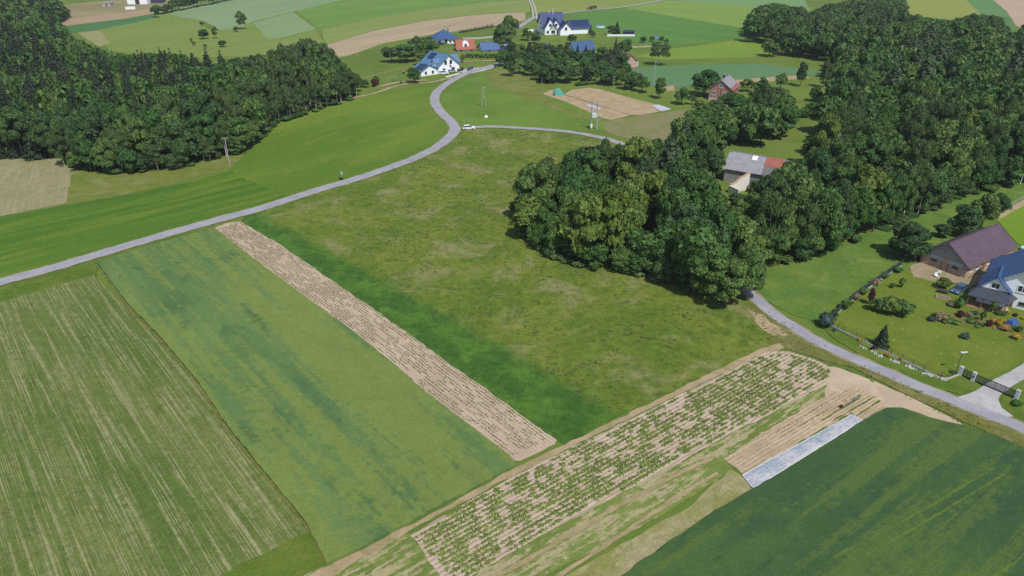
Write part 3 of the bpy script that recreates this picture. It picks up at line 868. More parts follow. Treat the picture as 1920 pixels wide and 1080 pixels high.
for c in cands:
    region, x, y, h, w, a, b = c
    k = pick(region, x, y, a, b)
    broad = k in ('broad', 'dark', 'lime')
    inframe = -30 < a < 1950 and b > -30
    if not inframe and y > 400: 
        far_list.append((c, k)); continue
    if broad:
        nb += 1
        if nb > 175: far_list.append((c, k)); continue
    elif y > 470:
        far_list.append((c, k)); continue
    p = Vector((x, y, 0))
    tone_w = {'broad': 'mid green broadleaf tree', 'dark': 'dark green broadleaf tree', 'lime': 'yellow green broadleaf tree', 'birch': 'olive pale stemmed birch', 'spruce': 'blackish pointed spruce', 'pine': 'dull green pine'}[k]
    if region == 'L':
        zone = ('in the left part of the left wood' if a < 150 else 'in the middle of the left wood' if a < 400 else 'in the right tip of the left wood') + (', nearer rows' if b > 170 else ', farther rows')
    elif a < 1420 and b > 255:
        zone = 'in the central clump, ' + ('meadow end' if a < 1120 else 'middle' if a < 1270 else 'ruin end')
    else:
        zone = 'in the right wood, ' + ('just below the ruin' if b > 320 and a < 1600 else 'between ruin and barn' if b > 230 and a < 1660 else 'nearest the barn' if b > 230 else 'around the grassy clearing' if a < 1600 and b > 120 else 'upper slopes' if b < 120 else 'middle slopes')
    if region == 'L': g = 'Lbroad' if broad else 'L' + k
    elif broad: g = 'Cbroad' if (a < 1420 and b > 255) else 'Rbroad'
    else: g = 'R' + k
    if k == 'spruce': w *= 0.72; h *= 1.12
    if k == 'birch': w *= 0.85; h *= 1.06
    tree(p, h, w, k, tone_w + ' ' + zone, tone_w + 's ' + zone, lod=0 if y < 300 else 1)
print('TREES', len(cands), 'broad', nb, 'far', len(far_list))

def joined(name, items, label):
    allv, allf, tones = [], [], []
    base = 0
    for (region, x, y, h, w, a, b), k in items:
        key = k + '2'
        if key not in PR: key = 'broad2'
        me = PR[key][rng.randrange(len(PR[key]))][0]
        if not hasattr(joined, 'c'): joined.c = {}
        if me.name not in joined.c:
            v = np.empty(len(me.vertices) * 3, np.float32); me.vertices.foreach_get('co', v)
            fs = [tuple(p.vertices) for p in me.polygons]
            quad = np.array([f for f in fs if len(f) == 4]); tri = np.array([f for f in fs if len(f) == 3]) if any(len(f) == 3 for f in fs) else np.zeros((0, 3), int)
            joined.c[me.name] = (v.reshape(-1, 3), quad, tri)
        v, quad, tri = joined.c[me.name]
        t = rng.uniform(0, 6.28); ct, st = math.cos(t), math.sin(t)
        V = np.empty_like(v)
        V[:, 0] = (v[:, 0] * ct - v[:, 1] * st) * w + x
        V[:, 1] = (v[:, 0] * st + v[:, 1] * ct) * w + y
        V[:, 2] = v[:, 2] * h
        allv.append(V); allf.append((quad + base, tri + base)); tones.append(np.full(len(v), rng.random(), np.float32))
        base += len(v)
    if not allv: return
    V = np.vstack(allv)
    Q = np.vstack([f[0] for f in allf]); T = np.vstack([f[1] for f in allf])
    me = bpy.data.meshes.new(name)
    me.vertices.add(len(V)); me.vertices.foreach_set('co', V.ravel())
    me.loops.add(len(Q) * 4 + len(T) * 3)
    me.loops.foreach_set('vertex_index', np.concatenate([Q.ravel(), T.ravel()]).astype(np.int32))
    me.polygons.add(len(Q) + len(T))
    me.polygons.foreach_set('loop_start', np.concatenate([np.arange(len(Q)) * 4, len(Q) * 4 + np.arange(len(T)) * 3]).astype(np.int32))
    me.polygons.foreach_set('loop_total', np.concatenate([np.full(len(Q), 4), np.full(len(T), 3)]).astype(np.int32))
    me.update(calc_edges=True)
    at = me.attributes.new('tone', 'FLOAT', 'POINT'); at.data.foreach_set('value', np.concatenate(tones))
    return me
for nm, sel, mt, lb in (('distant_trees', lambda c, k: k not in ('birch', 'spruce'), FM['broad'], 'far leafy trees of both woods running together into one canopy'),
                    ('distant_birches', lambda c, k: k == 'birch', FM['birch'], 'far pale birch crowns scattered through the woods'),
                    ('distant_spruces', lambda c, k: k == 'spruce', FM['spruce'], 'far blackish spruces of the left wood')):
    its = [(c, k) for c, k in far_list if sel(c, k)]
    me = joined(nm, its, lb)
    if me:
        me.materials.append(mt)
        o = bpy.data.objects.new(nm, me); col.objects.link(o)
        setp(o, lb, 'trees', kind='stuff')
# ---------------------------------------------------------------- buildings
glass = plain_mat('window_glass', (.03, .04, .05), 0.12, spec=0.8)
white_pl = plain_mat('white_render', (.82, .83, .86), 0.85, var=0.03, scale=0.8)
white_fr = plain_mat('white_frame', (.75, .76, .78), 0.5, var=0.02)
dark_fr = plain_mat('dark_frame', (.05, .05, .06), 0.5, var=0.05)
concrete = plain_mat('concrete', (.42, .40, .37), 0.9, var=0.12, dirt=(.25, .23, .2))
def tiles(name, c, pitch=0.32, axis=0, cross=0.4, rough=0.45, c2=None, spec=0.5):
    return ribbed_mat(name, c, pitch, axis, rough, 0.35, c2, spec, cross)
blue_tiles = tiles('blue_roof_tiles', (.045, .10, .24))
lightblue_tiles = tiles('light_blue_roof_sheet', (.10, .21, .36))
navy_tiles = tiles('navy_roof_tiles', (.022, .045, .15))
mid_tiles = tiles('mid_blue_roof_tiles', (.08, .15, .30))
red_tiles = tiles('red_roof_tiles', (.36, .13, .09), c2=(.30, .10, .07), rough=0.8, spec=0.2)
plum_tiles = tiles('dark_purple_roof_sheet', (.115, .070, .095), 0.35, 0, 0.35, 0.4)
oldred = tiles('old_red_tiles', (.30, .12, .09), rough=0.85, spec=0.1, c2=(.2, .1, .08))
asbestos = ribbed_mat('grey_fibre_cement_sheets', (.30, .30, .33), 0.9, 0, 0.9, 0.25, (.24, .24, .26), 0.1, 1.4)
slate = tiles('grey_roof_sheets', (.27, .27, .29), 0.9, 0, 0.9, 0.8, (.22, .21, .23), 0.2)
charcoal = tiles('charcoal_roof_tiles', (.055, .062, .085), 0.3, 0, 0.35, 0.5)
def brick_mat(name, a, b, mort, sc=1.0):
    N = NT(name)
    br = N.n("ShaderNodeTexBrick")
    p = N.pos(obj=True)
    sep = N.n("ShaderNodeSeparateXYZ"); N.set(sep.inputs[0], p)
    cb = N.n("ShaderNodeCombineXYZ")
    N.set(cb.inputs[0], N.math('ADD', sep.outputs[0], sep.outputs[1])); N.set(cb.inputs[1], sep.outputs[2])
    N.set(br.inputs['Vector'], cb.outputs[0])
    br.inputs['Color1'].default_value = (*a, 1); br.inputs['Color2'].default_value = (*b, 1); br.inputs['Mortar'].default_value = (*mort, 1)
    br.inputs['Scale'].default_value = 1.0; br.inputs['Brick Width'].default_value = 0.5 * sc; br.inputs['Row Height'].default_value = 0.22 * sc
    br.inputs['Mortar Size'].default_value = 0.02 * sc
    n1 = N.noise(p, 0.8, 5, 0.65)
    cc = N.mix(N.ramp(n1, 0.4, 0.75), br.outputs[0], tuple(v * 0.7 for v in a))
    return N.finish(cc, 0.9, bump=br.outputs[1], bump_d=0.02)
red_brick = brick_mat('red_brick', (.42, .17, .12), (.36, .14, .10), (.36, .28, .24))
pale_brick = brick_mat('pale_worn_brick', (.50, .34, .26), (.44, .27, .20), (.48, .42, .36))
pink_block = brick_mat('pale_pink_blocks', (.56, .40, .33), (.52, .36, .30), (.36, .27, .23), 1.6)
grey_block = brick_mat('grey_concrete_blocks', (.40, .44, .50), (.46, .50, .56), (.26, .29, .34), 1.3)
old_boards = ribbed_mat('weathered_boards', (.28, .27, .27), 0.22, 0, 0.9, 0.5, (.36, .34, .32), 0.1)
brown_wood = plain_mat('brown_wood', (.16, .10, .06), 0.85, var=0.2)
solar_mat = ribbed_mat('solar_cells', (.016, .03, .085), 0.5, 0, 0.15, 0.3, (.02, .035, .1), 0.7, 0.5)

def frame_of(A, B):
    """A,B: photo pixels of the foot of the camera-facing wall, left then right"""
    a, b = gp(*A), gp(*B)
    return a, math.atan2(b.y - a.y, b.x - a.x), (b - a).length

def window(e, face, u, z, w, h, L, D, fr=None, panes=2, y0=0.0):
    """window on 'front' (y=y0), 'left' (x=0), 'right' (x=L)"""
    def put(mb, u0, z0, u1, z1, d0, d1):
        if face == 'front': mb.box(u0, y0 - d1, z0, u1, y0 - d0, z1)
        elif face == 'back': mb.box(u0, D + d0, z0, u1, D + d1, z1)
        elif face == 'left': mb.box(-d1, u0, z0, -d0, u1, z1)
        else: mb.box(L + d0, u0, z0, L + d1, u1, z1)
    t = max(0.07, w * 0.07)
    mb = MB()
    put(mb, u, z, u + w, z + t, 0.002, 0.08); put(mb, u, z + h - t, u + w, z + h, 0.002, 0.08)
    put(mb, u, z + t, u + t, z + h - t, 0.002, 0.08); put(mb, u + w - t, z + t, u + w, z + h - t, 0.002, 0.08)
    for i in range(1, panes):
        c = u + w * i / panes
        put(mb, c - t / 2, z + t, c + t / 2, z + h - t, 0.002, 0.075)
    o = mb.build('window', fr or white_fr, e)
    g = MB()
    for i in range(panes):
        a = u + (t if i == 0 else w * i / panes + t / 2); b = u + (w - t if i == panes - 1 else w * (i + 1) / panes - t / 2)
        g.box(*(0,) * 6) if False else put(g, a, z + t, b, z + h - t, 0.001, 0.03)
    g.build('pane', glass, o)
    s = MB(); put(s, u - 0.08, z - 0.07, u + w + 0.08, z, 0.002, 0.14)
    s.build('sill', fr or white_fr, o)
    return o

def door(e, face, u, w, h, L, D, m=None, y0=0.0, name='door'):
    mb = MB()
    if face == 'front': mb.box(u, y0 - .06, 0.02, u + w, y0 - .002, h)
    elif face == 'left': mb.box(-.06, u, 0.02, -.002, u + w, h)
    else: mb.box(L + .002, u, 0.02, L + .06, u + w, h)
    o = mb.build(name, m or brown_wood, e)
    k = MB()
    if face == 'front': k.box(u + w * .8, y0 - .1, h * .45, u + w * .88, y0 - .06, h * .5)
    elif face == 'left': k.box(-.1, u + w * .8, h * .45, -.06, u + w * .88, h * .5)
    else: k.box(L + .06, u + w * .8, h * .45, L + .1, u + w * .88, h * .5)
    k.build('handle', dark_fr, o)
    return o

def body_gable(x0, y0, x1, y1, hw, hr, along='y', z0=0.0):
    """walls with gables; ridge runs along 'y' (gable faces the camera) or 'x'"""
    b = MB()
    if along == 'y':
        m = (x0 + x1) / 2
        b.prism([(x0, y0, z0), (x1, y0, z0), (x1, y0, hw), (m, y0, hr), (x0, y0, hw)], (0, y1 - y0, 0))
    else:
        m = (y0 + y1) / 2
        b.prism([(x0, y0, z0), (x0, y0, hw), (x0, m, hr), (x0, y1, hw), (x0, y1, z0)], (x1 - x0, 0, 0))
    return b

def roof_gable(e, x0, y0, x1, y1, hw, hr, mat, over=0.5, along='y', t=0.16, name='roof_slope', fascia=None):
    """two slabs, with real thickness and overhang; each its own part"""
    out = []
    if along == 'y':
        m = (x0 + x1) / 2; s = (hr - hw) / (m - x0)
        for sg, xe in ((-1, x0), (1, x1)):
            zo = hw - s * over
            xo = xe + sg * over
            b = MB()
            b.prism([(m, y0 - over, hr + 0.02), (xo, y0 - over, zo + 0.02), (xo, y0 - over, zo + t + 0.02), (m, y0 - over, hr + t + 0.02)] if sg > 0 else
                    [(m, y0 - over, hr + 0.02), (m, y0 - over, hr + t + 0.02), (xo, y0 - over, zo + t + 0.02), (xo, y0 - over, zo + 0.02)], (0, y1 - y0 + 2 * over, 0))
            out.append(b.build(name, mat, e))
        r = MB(); r.box(m - .14, y0 - over, hr + t, m + .14, y1 + over, hr + t + .1); r.build('ridge', mat, e)
        if fascia:
            for xo, sg in ((x0 - over, -1), (x1 + over, 1)):
                zo = hw - s * over
                f = MB(); f.tube((xo + sg * .05, y0 - over, zo + .05), (xo + sg * .05, y1 + over, zo + .05), .08, .08, 6); f.build('gutter', fascia, e)
    else:
        m = (y0 + y1) / 2; s = (hr - hw) / (m - y0)
        for sg, ye in ((-1, y0), (1, y1)):
            zo = hw - s * over; yo = ye + sg * over
            b = MB()
            b.prism([(x0 - over, m, hr + 0.02), (x0 - over, yo, zo + 0.02), (x0 - over, yo, zo + t + 0.02), (x0 - over, m, hr + t + 0.02)], (x1 - x0 + 2 * over, 0, 0))
            out.append(b.build(name, mat, e))
        r = MB(); r.box(x0 - over, m - .14, hr + t, x1 + over, m + .14, hr + t + .1); r.build('ridge', mat, e)
        if fascia:
            for yo, sg in ((y0 - over, -1), (y1 + over, 1)):
                zo = hw - s * over
                f = MB(); f.tube((x0 - over, yo + sg * .05, zo + .05), (x1 + over, yo + sg * .05, zo + .05), .08, .08, 6); f.build('gutter', fascia, e)
    return out

def roof_hip(e, x0, y0, x1, y1, hw, hr, mat, over=0.6, ridge=0.0, t=0.15):
    X0, Y0, X1, Y1 = x0 - over, y0 - over, x1 + over, y1 + over
    L, D = X1 - X0, Y1 - Y0
    if L >= D: r0, r1 = (X0 + D / 2, (Y0 + Y1) / 2), (X1 - D / 2, (Y0 + Y1) / 2)
    else: r0, r1 = ((X0 + X1) / 2, Y0 + L / 2), ((X0 + X1) / 2, Y1 - L / 2)
    if (r0[0] - r1[0]) ** 2 + (r0[1] - r1[1]) ** 2 < 0.3: r1 = (r0[0] + .4, r0[1] + .2)
    b = MB()
    vs_ = [(X0, Y0, hw), (X1, Y0, hw), (X1, Y1, hw), (X0, Y1, hw), (X0, Y0, hw + t), (X1, Y0, hw + t), (X1, Y1, hw + t), (X0, Y1, hw + t), (*r0, hr), (*r1, hr)]
    if L >= D: up = [(4, 5, 9, 8), (5, 6, 9), (6, 7, 8, 9), (7, 4, 8)]
    else: up = [(4, 5, 8), (5, 6, 9, 8), (6, 7, 9), (7, 4, 8, 9)]
    b.add(vs_, [(0, 3, 2, 1), (0, 1, 5, 4), (1, 2, 6, 5), (2, 3, 7, 6), (3, 0, 4, 7)] + up)
    return b.build('roof', mat, e)

def chimney(e, x, y, z0, z1, w=0.6, m=None):
    b = MB(); b.box(x - w / 2, y - w / 2, z0, x + w / 2, y + w / 2, z1); o = b.build('chimney', m or red_brick, e)
    b = MB(); b.box(x - w / 2 - .06, y - w / 2 - .06, z1, x + w / 2 + .06, y + w / 2 + .06, z1 + .12); b.build('chimney_cap', concrete, o)

def on_slope(e, name, mat, side, m, x_edge, hr, hw, u0, u1, s0, s1, lift=0.2, th=0.05, parent=None):
    """flat plate lying on a roof slope whose ridge runs along y at x=m; s0..s1 fractions from ridge to eave, u along y"""
    def P(u, s, l):
        x = m + (x_edge - m) * s; z = hr + (hw - hr) * s
        n = Vector((hr - hw, 0, abs(x_edge - m))).normalized()
        if x_edge < m: n.x = -n.x
        return Vector((x, u, z)) + n * l
    b = MB()
    vs_ = [P(u0, s0, lift), P(u1, s0, lift), P(u1, s1, lift), P(u0, s1, lift), P(u0, s0, lift + th), P(u1, s0, lift + th), P(u1, s1, lift + th), P(u0, s1, lift + th)]
    b.add(vs_, [(0, 1, 2, 3), (7, 6, 5, 4), (0, 4, 5, 1), (1, 5, 6, 2), (2, 6, 7, 3), (3, 7, 4, 0)])
    return b.build(name, mat, parent or e)

# ---- right foreground: barn
a, rz, L = frame_of((1727, 493), (1808, 523))
D = (gp(1892, 482) - gp(1808, 523)).length
e = empty('barn', a, rz, 'long brick and plank barn with dark purple roof at the right edge', 'barn')
hw = 3.1; hr = hw + L * 0.36
body_gable(0, 0, L, D, hw, hr).build('wall', pale_brick, e)
b = MB(); b.prism([(0.3, -.05, hw + .12), (L - .3, -.05, hw + .12), (L / 2, -.05, hr - .12)], (0, .045, 0)); b.build('gable_boards', old_boards, e)
for x0, x1 in ((.7, L * .46), (L * .54, L - .9)):
    b = MB(); b.box(x0, -.06, hw - .95, x1, -.002, hw + .02); b.build('block_panel', grey_block, e)
roof_gable(e, 0, 0, L, D, hw, hr, plum_tiles, 0.55, 'y', 0.18, fascia=brown_wood)
for x in (L * .2, L * .68):
    window(e, 'front', x, hw - 1.55, 1.25, .5, L, D, dark_fr, 2)
for y, w in ((1.5, 1.0), (4.2, 1.2), (9, 1.3)):
    window(e, 'right', y, 1.2, w, 1.0, L, D, white_fr, 2)
for y in (6.6, 12.0, 14.4):
    door(e, 'right', y, 1.4, 2.3, L, D, plain_mat('brown_door', (.2, .1, .07), .7))
b = MB(); b.box(-2.1, .5, 0, -.02, 3.1, 2.0); b.build('annexe', pale_brick, e)
b = MB(); b.box(-2.3, .3, 2.002, -.03, 3.3, 2.12); b.build('annexe_roof', concrete, e)
b = MB(); b.box(-1.6, .44, .02, -.7, .498, 1.8); b.build('annexe_door', plain_mat('black_opening', (.01, .01, .01), .9), e)
for x in (L * .44, L * .58):
    b = MB(); b.box(x, -.09, .02, x + .16, -.002, hw - 1.2); b.build('board', brown_wood, e)

# ---- right foreground: white house with blue roof
a, rz, _ = frame_of((1841, 563), (1909, 580))
e = empty('house', a, rz, 'white house with blue tiled roof beside the purple roofed barn', 'house')
L = 12.5; D = 13.0; hw = 4.6; hr = 9.2
body_gable(0, 0, L, D, hw, hr).build('wall', white_pl, e)
roof_gable(e, 0, 0, L, D, hw, hr, blue_tiles, 0.9, 'y', 0.2, fascia=dark_fr)
# cross wing with its own gable in front of the left corner
wx0, wx1, wy0 = -1.0, 4.0, -1.4
w_hw, w_hr = 3.9, 6.4
b = body_gable(wx0, wy0, wx1, 3.0, w_hw, w_hr); b.build('wing_wall', white_pl, e)
roof_gable(e, wx0, wy0, wx1, 4.5, w_hw, w_hr, blue_tiles, 0.55, 'y', 0.16, fascia=dark_fr)
window(e, 'front', 0.75, 3.75, 1.5, 1.25, L, D, white_fr, 2, wy0)
window(e, 'front', 5.2, 3.7, 1.7, 1.5, L, D, white_fr, 2)
window(e, 'front', 6.2, 1.0, 1.2, .7, L, D, dark_fr, 2)
window(e, 'front', 9.0, 3.9, 1.2, 1.2, L, D, dark_fr, 1)
door(e, 'front', 4.3, 1.0, 2.1, L, D)
# lean-to terrace roof on posts
b = MB(); z0, z1 = 2.35, 3.45
ty = wy0 - 3.4
vs_ = [(wx0 - 1.6, ty, z0), (wx1 + .6, ty, z0), (wx1 + 1.8, wy0 + 1.0, z0), (wx1 + .4, wy0 - .02, z1), (wx0 - .3, wy0 - .02, z1), (wx0 - 1.6, wy0 + .4, z0)]
vs_ += [(x, y, z + .14) for x, y, z in vs_]
b.add(vs_, [(6, 7, 9, 10), (7, 8, 9), (6, 10, 11), (1, 0, 4, 3), (2, 1, 3), (0, 5, 4), (0, 1, 7, 6), (1, 2, 8, 7), (2, 3, 9, 8), (3, 4, 10, 9), (4, 5, 11, 10), (5, 0, 6, 11)])
b.build('terrace_roof', charcoal, e)
for x in (wx0 - 1.3, wx0 + 1.2, wx1 - 1.7, wx1 + .3):
    b = MB(); b.box(x - .1, ty + .15, 0, x + .1, ty + .35, z0 - .002); b.build('terrace_post', brown_wood, e)
b = MB(); b.box(wx0 - 1.4, ty + .2, 0.02, wx1 + .4, wy0 - .05, 0.16); b.build('terrace_floor', plain_mat('red_terrace', (.34, .17, .10), .8), e)
chimney(e, 7.6, 7.0, 7.0, 9.9)

# ---- white house with solar panels by the bend
a, rz, L = frame_of((822, 139), (861, 133))
L = (gp(861, 133) - gp(822, 139)).length
e = empty('house', a, rz, 'white gabled house with solar panels on its light blue roof at the bend', 'house')
D = 15.0; hw = hgt(a, 123) * 0.9; hr = hgt((a + gp(861, 133)) / 2, 103)
body_gable(0, 0, L, D, hw, hr).build('wall', white_pl, e)
roof_gable(e, 0, 0, L, D, hw, hr, lightblue_tiles, 0.8, 'y', 0.22, fascia=dark_fr)
m_ = L / 2
for i in range(2):
    for j in range(3):
        on_slope(e, 'solar_panel', solar_mat, -1, m_, 0, hr, hw, 8.2 + j * 1.75, 9.85 + j * 1.75, .10 + i * .27, .34 + i * .27, .27)
# left wing, lower
wl = (gp(822, 139) - gp(797, 145)).length
b = body_gable(-wl, .5, -.02, 9.0, hw * .62, hw * 1.28); b.build('wing_wall', white_pl, e)
roof_gable(e, -wl, .5, 0, 9.0, hw * .62, hw * 1.28, lightblue_tiles, .5, 'y', .18, fascia=dark_fr)
for i in range(2):
    for j in range(3):
        on_slope(e, 'solar_panel', solar_mat, -1, -wl / 2, -wl, hw * 1.28, hw * .62, .6 + j * 2.2, 2.7 + j * 2.2, .06 + i * .46, .48 + i * .46, .22)
for u in (-wl * .78, -wl * .36): window(e, 'front', u, hw * .2, 1.2, 1.3, L, D, dark_fr, 1, .5)
window(e, 'front', L * .3, hw * 1.12, 1.5, 1.9, L, D, dark_fr, 2); window(e, 'front', L * .55, hw * 1.12, 1.5, 1.9, L, D, dark_fr, 2)
window(e, 'front', L * .55, hw * .72, .9, .9, L, D, dark_fr, 1); window(e, 'front', L * .2, hw * .25, 1.6, 1.4, L, D, dark_fr, 2)
window(e, 'front', L * .62, hw * .2, 2.2, 1.6, L, D, dark_fr, 2)
# dormer on the left slope
dz = hr * .55
b = MB(); b.prism([(-.6, 2.2, hw * .9), (-.6, 4.6, hw * .9), (-.6, 4.6, dz + .3), (-.6, 3.4, dz + 1.8), (-.6, 2.2, dz + .3)], (m_ - .8, 0, 0)); b.build('dormer', white_pl, e)
b = MB()
b.prism([(-1.0, 1.8, dz + .1), (-1.0, 3.4, dz + 1.95), (-1.0, 5.0, dz + .1), (-1.0, 5.0, dz + .28), (-1.0, 3.4, dz + 2.15), (-1.0, 1.8, dz + .28)], (m_, 0, 0)); b.build('dormer_roof', lightblue_tiles, e)
# right cross roof
b = body_gable(L + .02, 4.0, L + 3.0, 9.0, hw * .9, hr * .86, 'x'); b.build('side_wing', white_pl, e)
roof_gable(e, m_ + 1.5, 4.0, L + 3.0, 9.0, hw * .9, hr * .86, lightblue_tiles, .5, 'x', .2)

# ---- hipped blue bungalow
def simple(name, label, A, B, D, hw_px, hr_px, mat_w, mat_r, kind='gable', along='y', over=.6, cat='house', wins=(), chim=None, mid=None):
    a, rz, L = frame_of(A, B)
    e = empty(name, a, rz, label, cat)
    hw = hgt(a, A[1] - hw_px)
    hr = hw + hr_px * mpp(a)
    if kind == 'gable':
        body_gable(0, 0, L, D, hw, hr, along).build('wall', mat_w, e)
        roof_gable(e, 0, 0, L, D, hw, hr, mat_r, over, along, .2, fascia=dark_fr)
    else:
        MB().box(0, 0, 0, L, D, hw).build('wall', mat_w, e)
        roof_hip(e, 0, 0, L, D, hw + .01, hr, mat_r, over)
    for (f, u, z, w, h, p) in wins:
        window(e, f, u * (L if f in ('front', 'back') else D), z * hw, w, h, L, D, dark_fr if mat_w is white_pl else white_fr, p)
    if chim: chimney(e, chim[0] * L, chim[1] * D, hw, hr + .9, .7)
    return e, L, hw, hr
e, L, hw, hr = simple('house', 'white bungalow with dark blue hipped roof behind the solar panel house', (818, 83), (858, 81), 13, 9, 15, white_pl, blue_tiles, 'hip', over=1.0,
       wins=(('front', .08, .25, 2.0, 1.3, 2), ('front', .62, .25, 1.2, 1.2, 1), ('front', .8, .25, 1.2, 1.2, 1)), chim=(.66, .4))
b = MB(); b.box(L * .40, -.07, .05, L * .52, -.002, hw * .9); b.build('door', dark_fr, e)
b = MB(); b.box(L * .03, -3.0, hw * .30, L * .38, -.05, hw * .42); b.build('porch_roof', navy_tiles, e)
e, L, hw, hr = simple('house', 'house with orange red roof and round white dormer, in the row below the bungalow', (858, 97), (890, 96), 11, 5, 13, white_pl, red_tiles, 'gable', 'x', .7,
       wins=(('front', .15, .2, 1.4, 1.2, 2), ('front', .75, .2, 1.4, 1.2, 2)))
b = MB(); b.tube((L * .5, 1.2, hw + 2.0), (L * .5, 5.5, hw + 2.0), 1.9, 1.9, 16); b.build('dormer', white_pl, e)
window(e, 'front', L * .5 - .7, hw + 1.2, 1.4, 1.3, L, 9, dark_fr, 2, 1.2)
e, L, hw, hr = simple('house', 'small white house with bright blue roof left of the tall dark tree', (906, 98), (936, 96), 9, 5, 10, white_pl, mid_tiles, 'gable', 'x', .7,
       wins=(('front', .3, .2, 1.2, 1.2, 2),), chim=(.4, .6))
e, L, hw, hr = simple('garage', 'low navy roofed garage right of the tall dark tree', (942, 97), (956, 96), 6, 4, 3, white_pl, navy_tiles, 'gable', 'x', .4, 'garage')
door(e, 'front', L * .2, L * .5, 2.2, L, 6, dark_fr)

# ---- big white house with navy roofs at the junction
a, rz, _ = frame_of((1019, 65), (1066, 57))
e = empty('house', a, rz, 'large white house with steep navy roofs beside the road junction', 'house')
g = mpp(a)
rz = math.radians(14); e.rotation_euler.z = rz; L = 40 * g; D = 13.0; hw = 4.6; hr = 12.6
body_gable(0, 2, L, D, hw + 2.2, hr, 'x').build('wall', white_pl, e)
roof_gable(e, 0, 2, L, D, hw + 2.2, hr, navy_tiles, 1.0, 'x', .25, fascia=dark_fr)
for x0, x1, h1 in ((.5, 7.8, 10.2), (L - 9.5, L - 2.5, 9.6)):
    body_gable(x0, -1.5, x1, 6, hw, h1).build('gable_wing', white_pl, e)
    roof_gable(e, x0, -1.5, x1, 7.5, hw, h1, navy_tiles, .8, 'y', .2)
    window(e, 'front', (x0 + x1) / 2 - .8, hw + .6, 1.6, 1.6, L, D, dark_fr, 2, -1.5)
    window(e, 'front', x0 + 1.2, 1.0, 1.6, 1.5, L, D, dark_fr, 2, -1.5); window(e, 'front', x1 - 2.8, 1.0, 1.6, 1.5, L, D, dark_fr, 2, -1.5)
window(e, 'left', 6, 6, 1.4, 1.6, L, D, dark_fr, 2); window(e, 'right', 6, 6, 1.4, 1.6, L, D, dark_fr, 2); window(e, 'right', 9.5, 6, 1.4, 1.6, L, D, dark_fr, 2)
chimney(e, L * .58, D * .5 + .8, 12.0, 15.2, .9, concrete); chimney(e, L * .38, D * .5 + .8, 12.4, 14.6, .8, concrete)
# rear annex to the right with solar covered roof
ax0 = L - 4.5
body_gable(ax0, -6.5, ax0 + 8, 2.0, 4.0, 8.0).build('annexe_wall', white_pl, e)
roof_gable(e, ax0, -6.5, ax0 + 8, 2.0, 4.0, 8.0, navy_tiles, .8, 'y', .2)
window(e, 'front', ax0 + 3, 3.2, 1.6, 1.8, L, D, dark_fr, 2, -6.5)
bx0, bx1 = L + 3.7, L + 17
body_gable(bx0, -2, bx1, 7, 4.2, 8.0, 'x').build('annexe_wall', white_pl, e)
roof_gable(e, bx0, -2, bx1, 7, 4.2, 8.0, navy_tiles, .8, 'x', .2)
b = MB()
for i in range(9):
    x = bx0 + 1 + i * 1.35
    n = Vector((0, -(8.0 - 4.2), 4.5)).normalized()
    p0 = Vector((x, 2.2, 8.0 - .3 * 3.8 / 4.5)) + n * .28; p1 = Vector((x, -1.6, 4.4)) + n * .28
    vs_ = [p0, p0 + Vector((1.05, 0, 0)), p1 + Vector((1.05, 0, 0)), p1]
    vs_ += [v + n * .06 for v in vs_]
    q = MB(); q.add(vs_, [(3, 2, 1, 0), (4, 5, 6, 7), (0, 1, 5, 4), (1, 2, 6, 5), (2, 3, 7, 6), (3, 0, 4, 7)]); q.build('solar_panel', solar_mat, e)
window(e, 'right', 1.5, 1.2, 1.4, 1.4, bx1, 7, dark_fr, 2)
e, L, hw, hr = simple('house', 'white cottage with blue roof half hidden behind dark spruces', (1078, 100), (1115, 97), 9, 6, 12, white_pl, blue_tiles, 'gable', 'x', .7,
       wins=(('right', .2, .3, 1.4, 1.4, 2), ('right', .6, .3, 1.4, 1.4, 2), ('right', .4, 1.2, 1.2, 1.2, 1), ('front', .8, .3, 1.3, 1.3, 1)))
simple('house', 'blue grey roofed house sunk in the trees below the big navy house', (1017, 96), (1032, 96), 7, 6, 7, white_pl, blue_tiles, 'hip', over=.6, wins=(('front', .3, .2, 1.2, 1.2, 1),))
# pink block barn with red roof
e, L, hw, hr = simple('barn', 'pink block barn with half hipped red roof behind the tall spruces', (1172, 127), (1193, 126), 14, 12, 10, pink_block, oldred, 'gable', 'y', .4, 'barn')
b = MB(); b.box(L + .02, 2, 0, L + 2.0, 5, 2.4); b.build('annexe', concrete, e)
b = MB(); b.add([(-4, -1, 2.2), (1.0, -1.0, 2.2), (1.0, 2.5, 3.6), (-4, 2.5, 3.6), (-4, -1, 2.35), (1.0, -1, 2.35), (1.0, 2.5, 3.75), (-4, 2.5, 3.75)],
      [(3, 2, 1, 0), (4, 5, 6, 7), (0, 1, 5, 4), (1, 2, 6, 5), (2, 3, 7, 6), (3, 0, 4, 7)]); b.build('lean_to_roof', charcoal, e)
for x in (-3.8, .8):
    b = MB(); b.box(x - .1, -.9, 0, x + .1, -.7, 2.2); b.build('post', brown_wood, e)
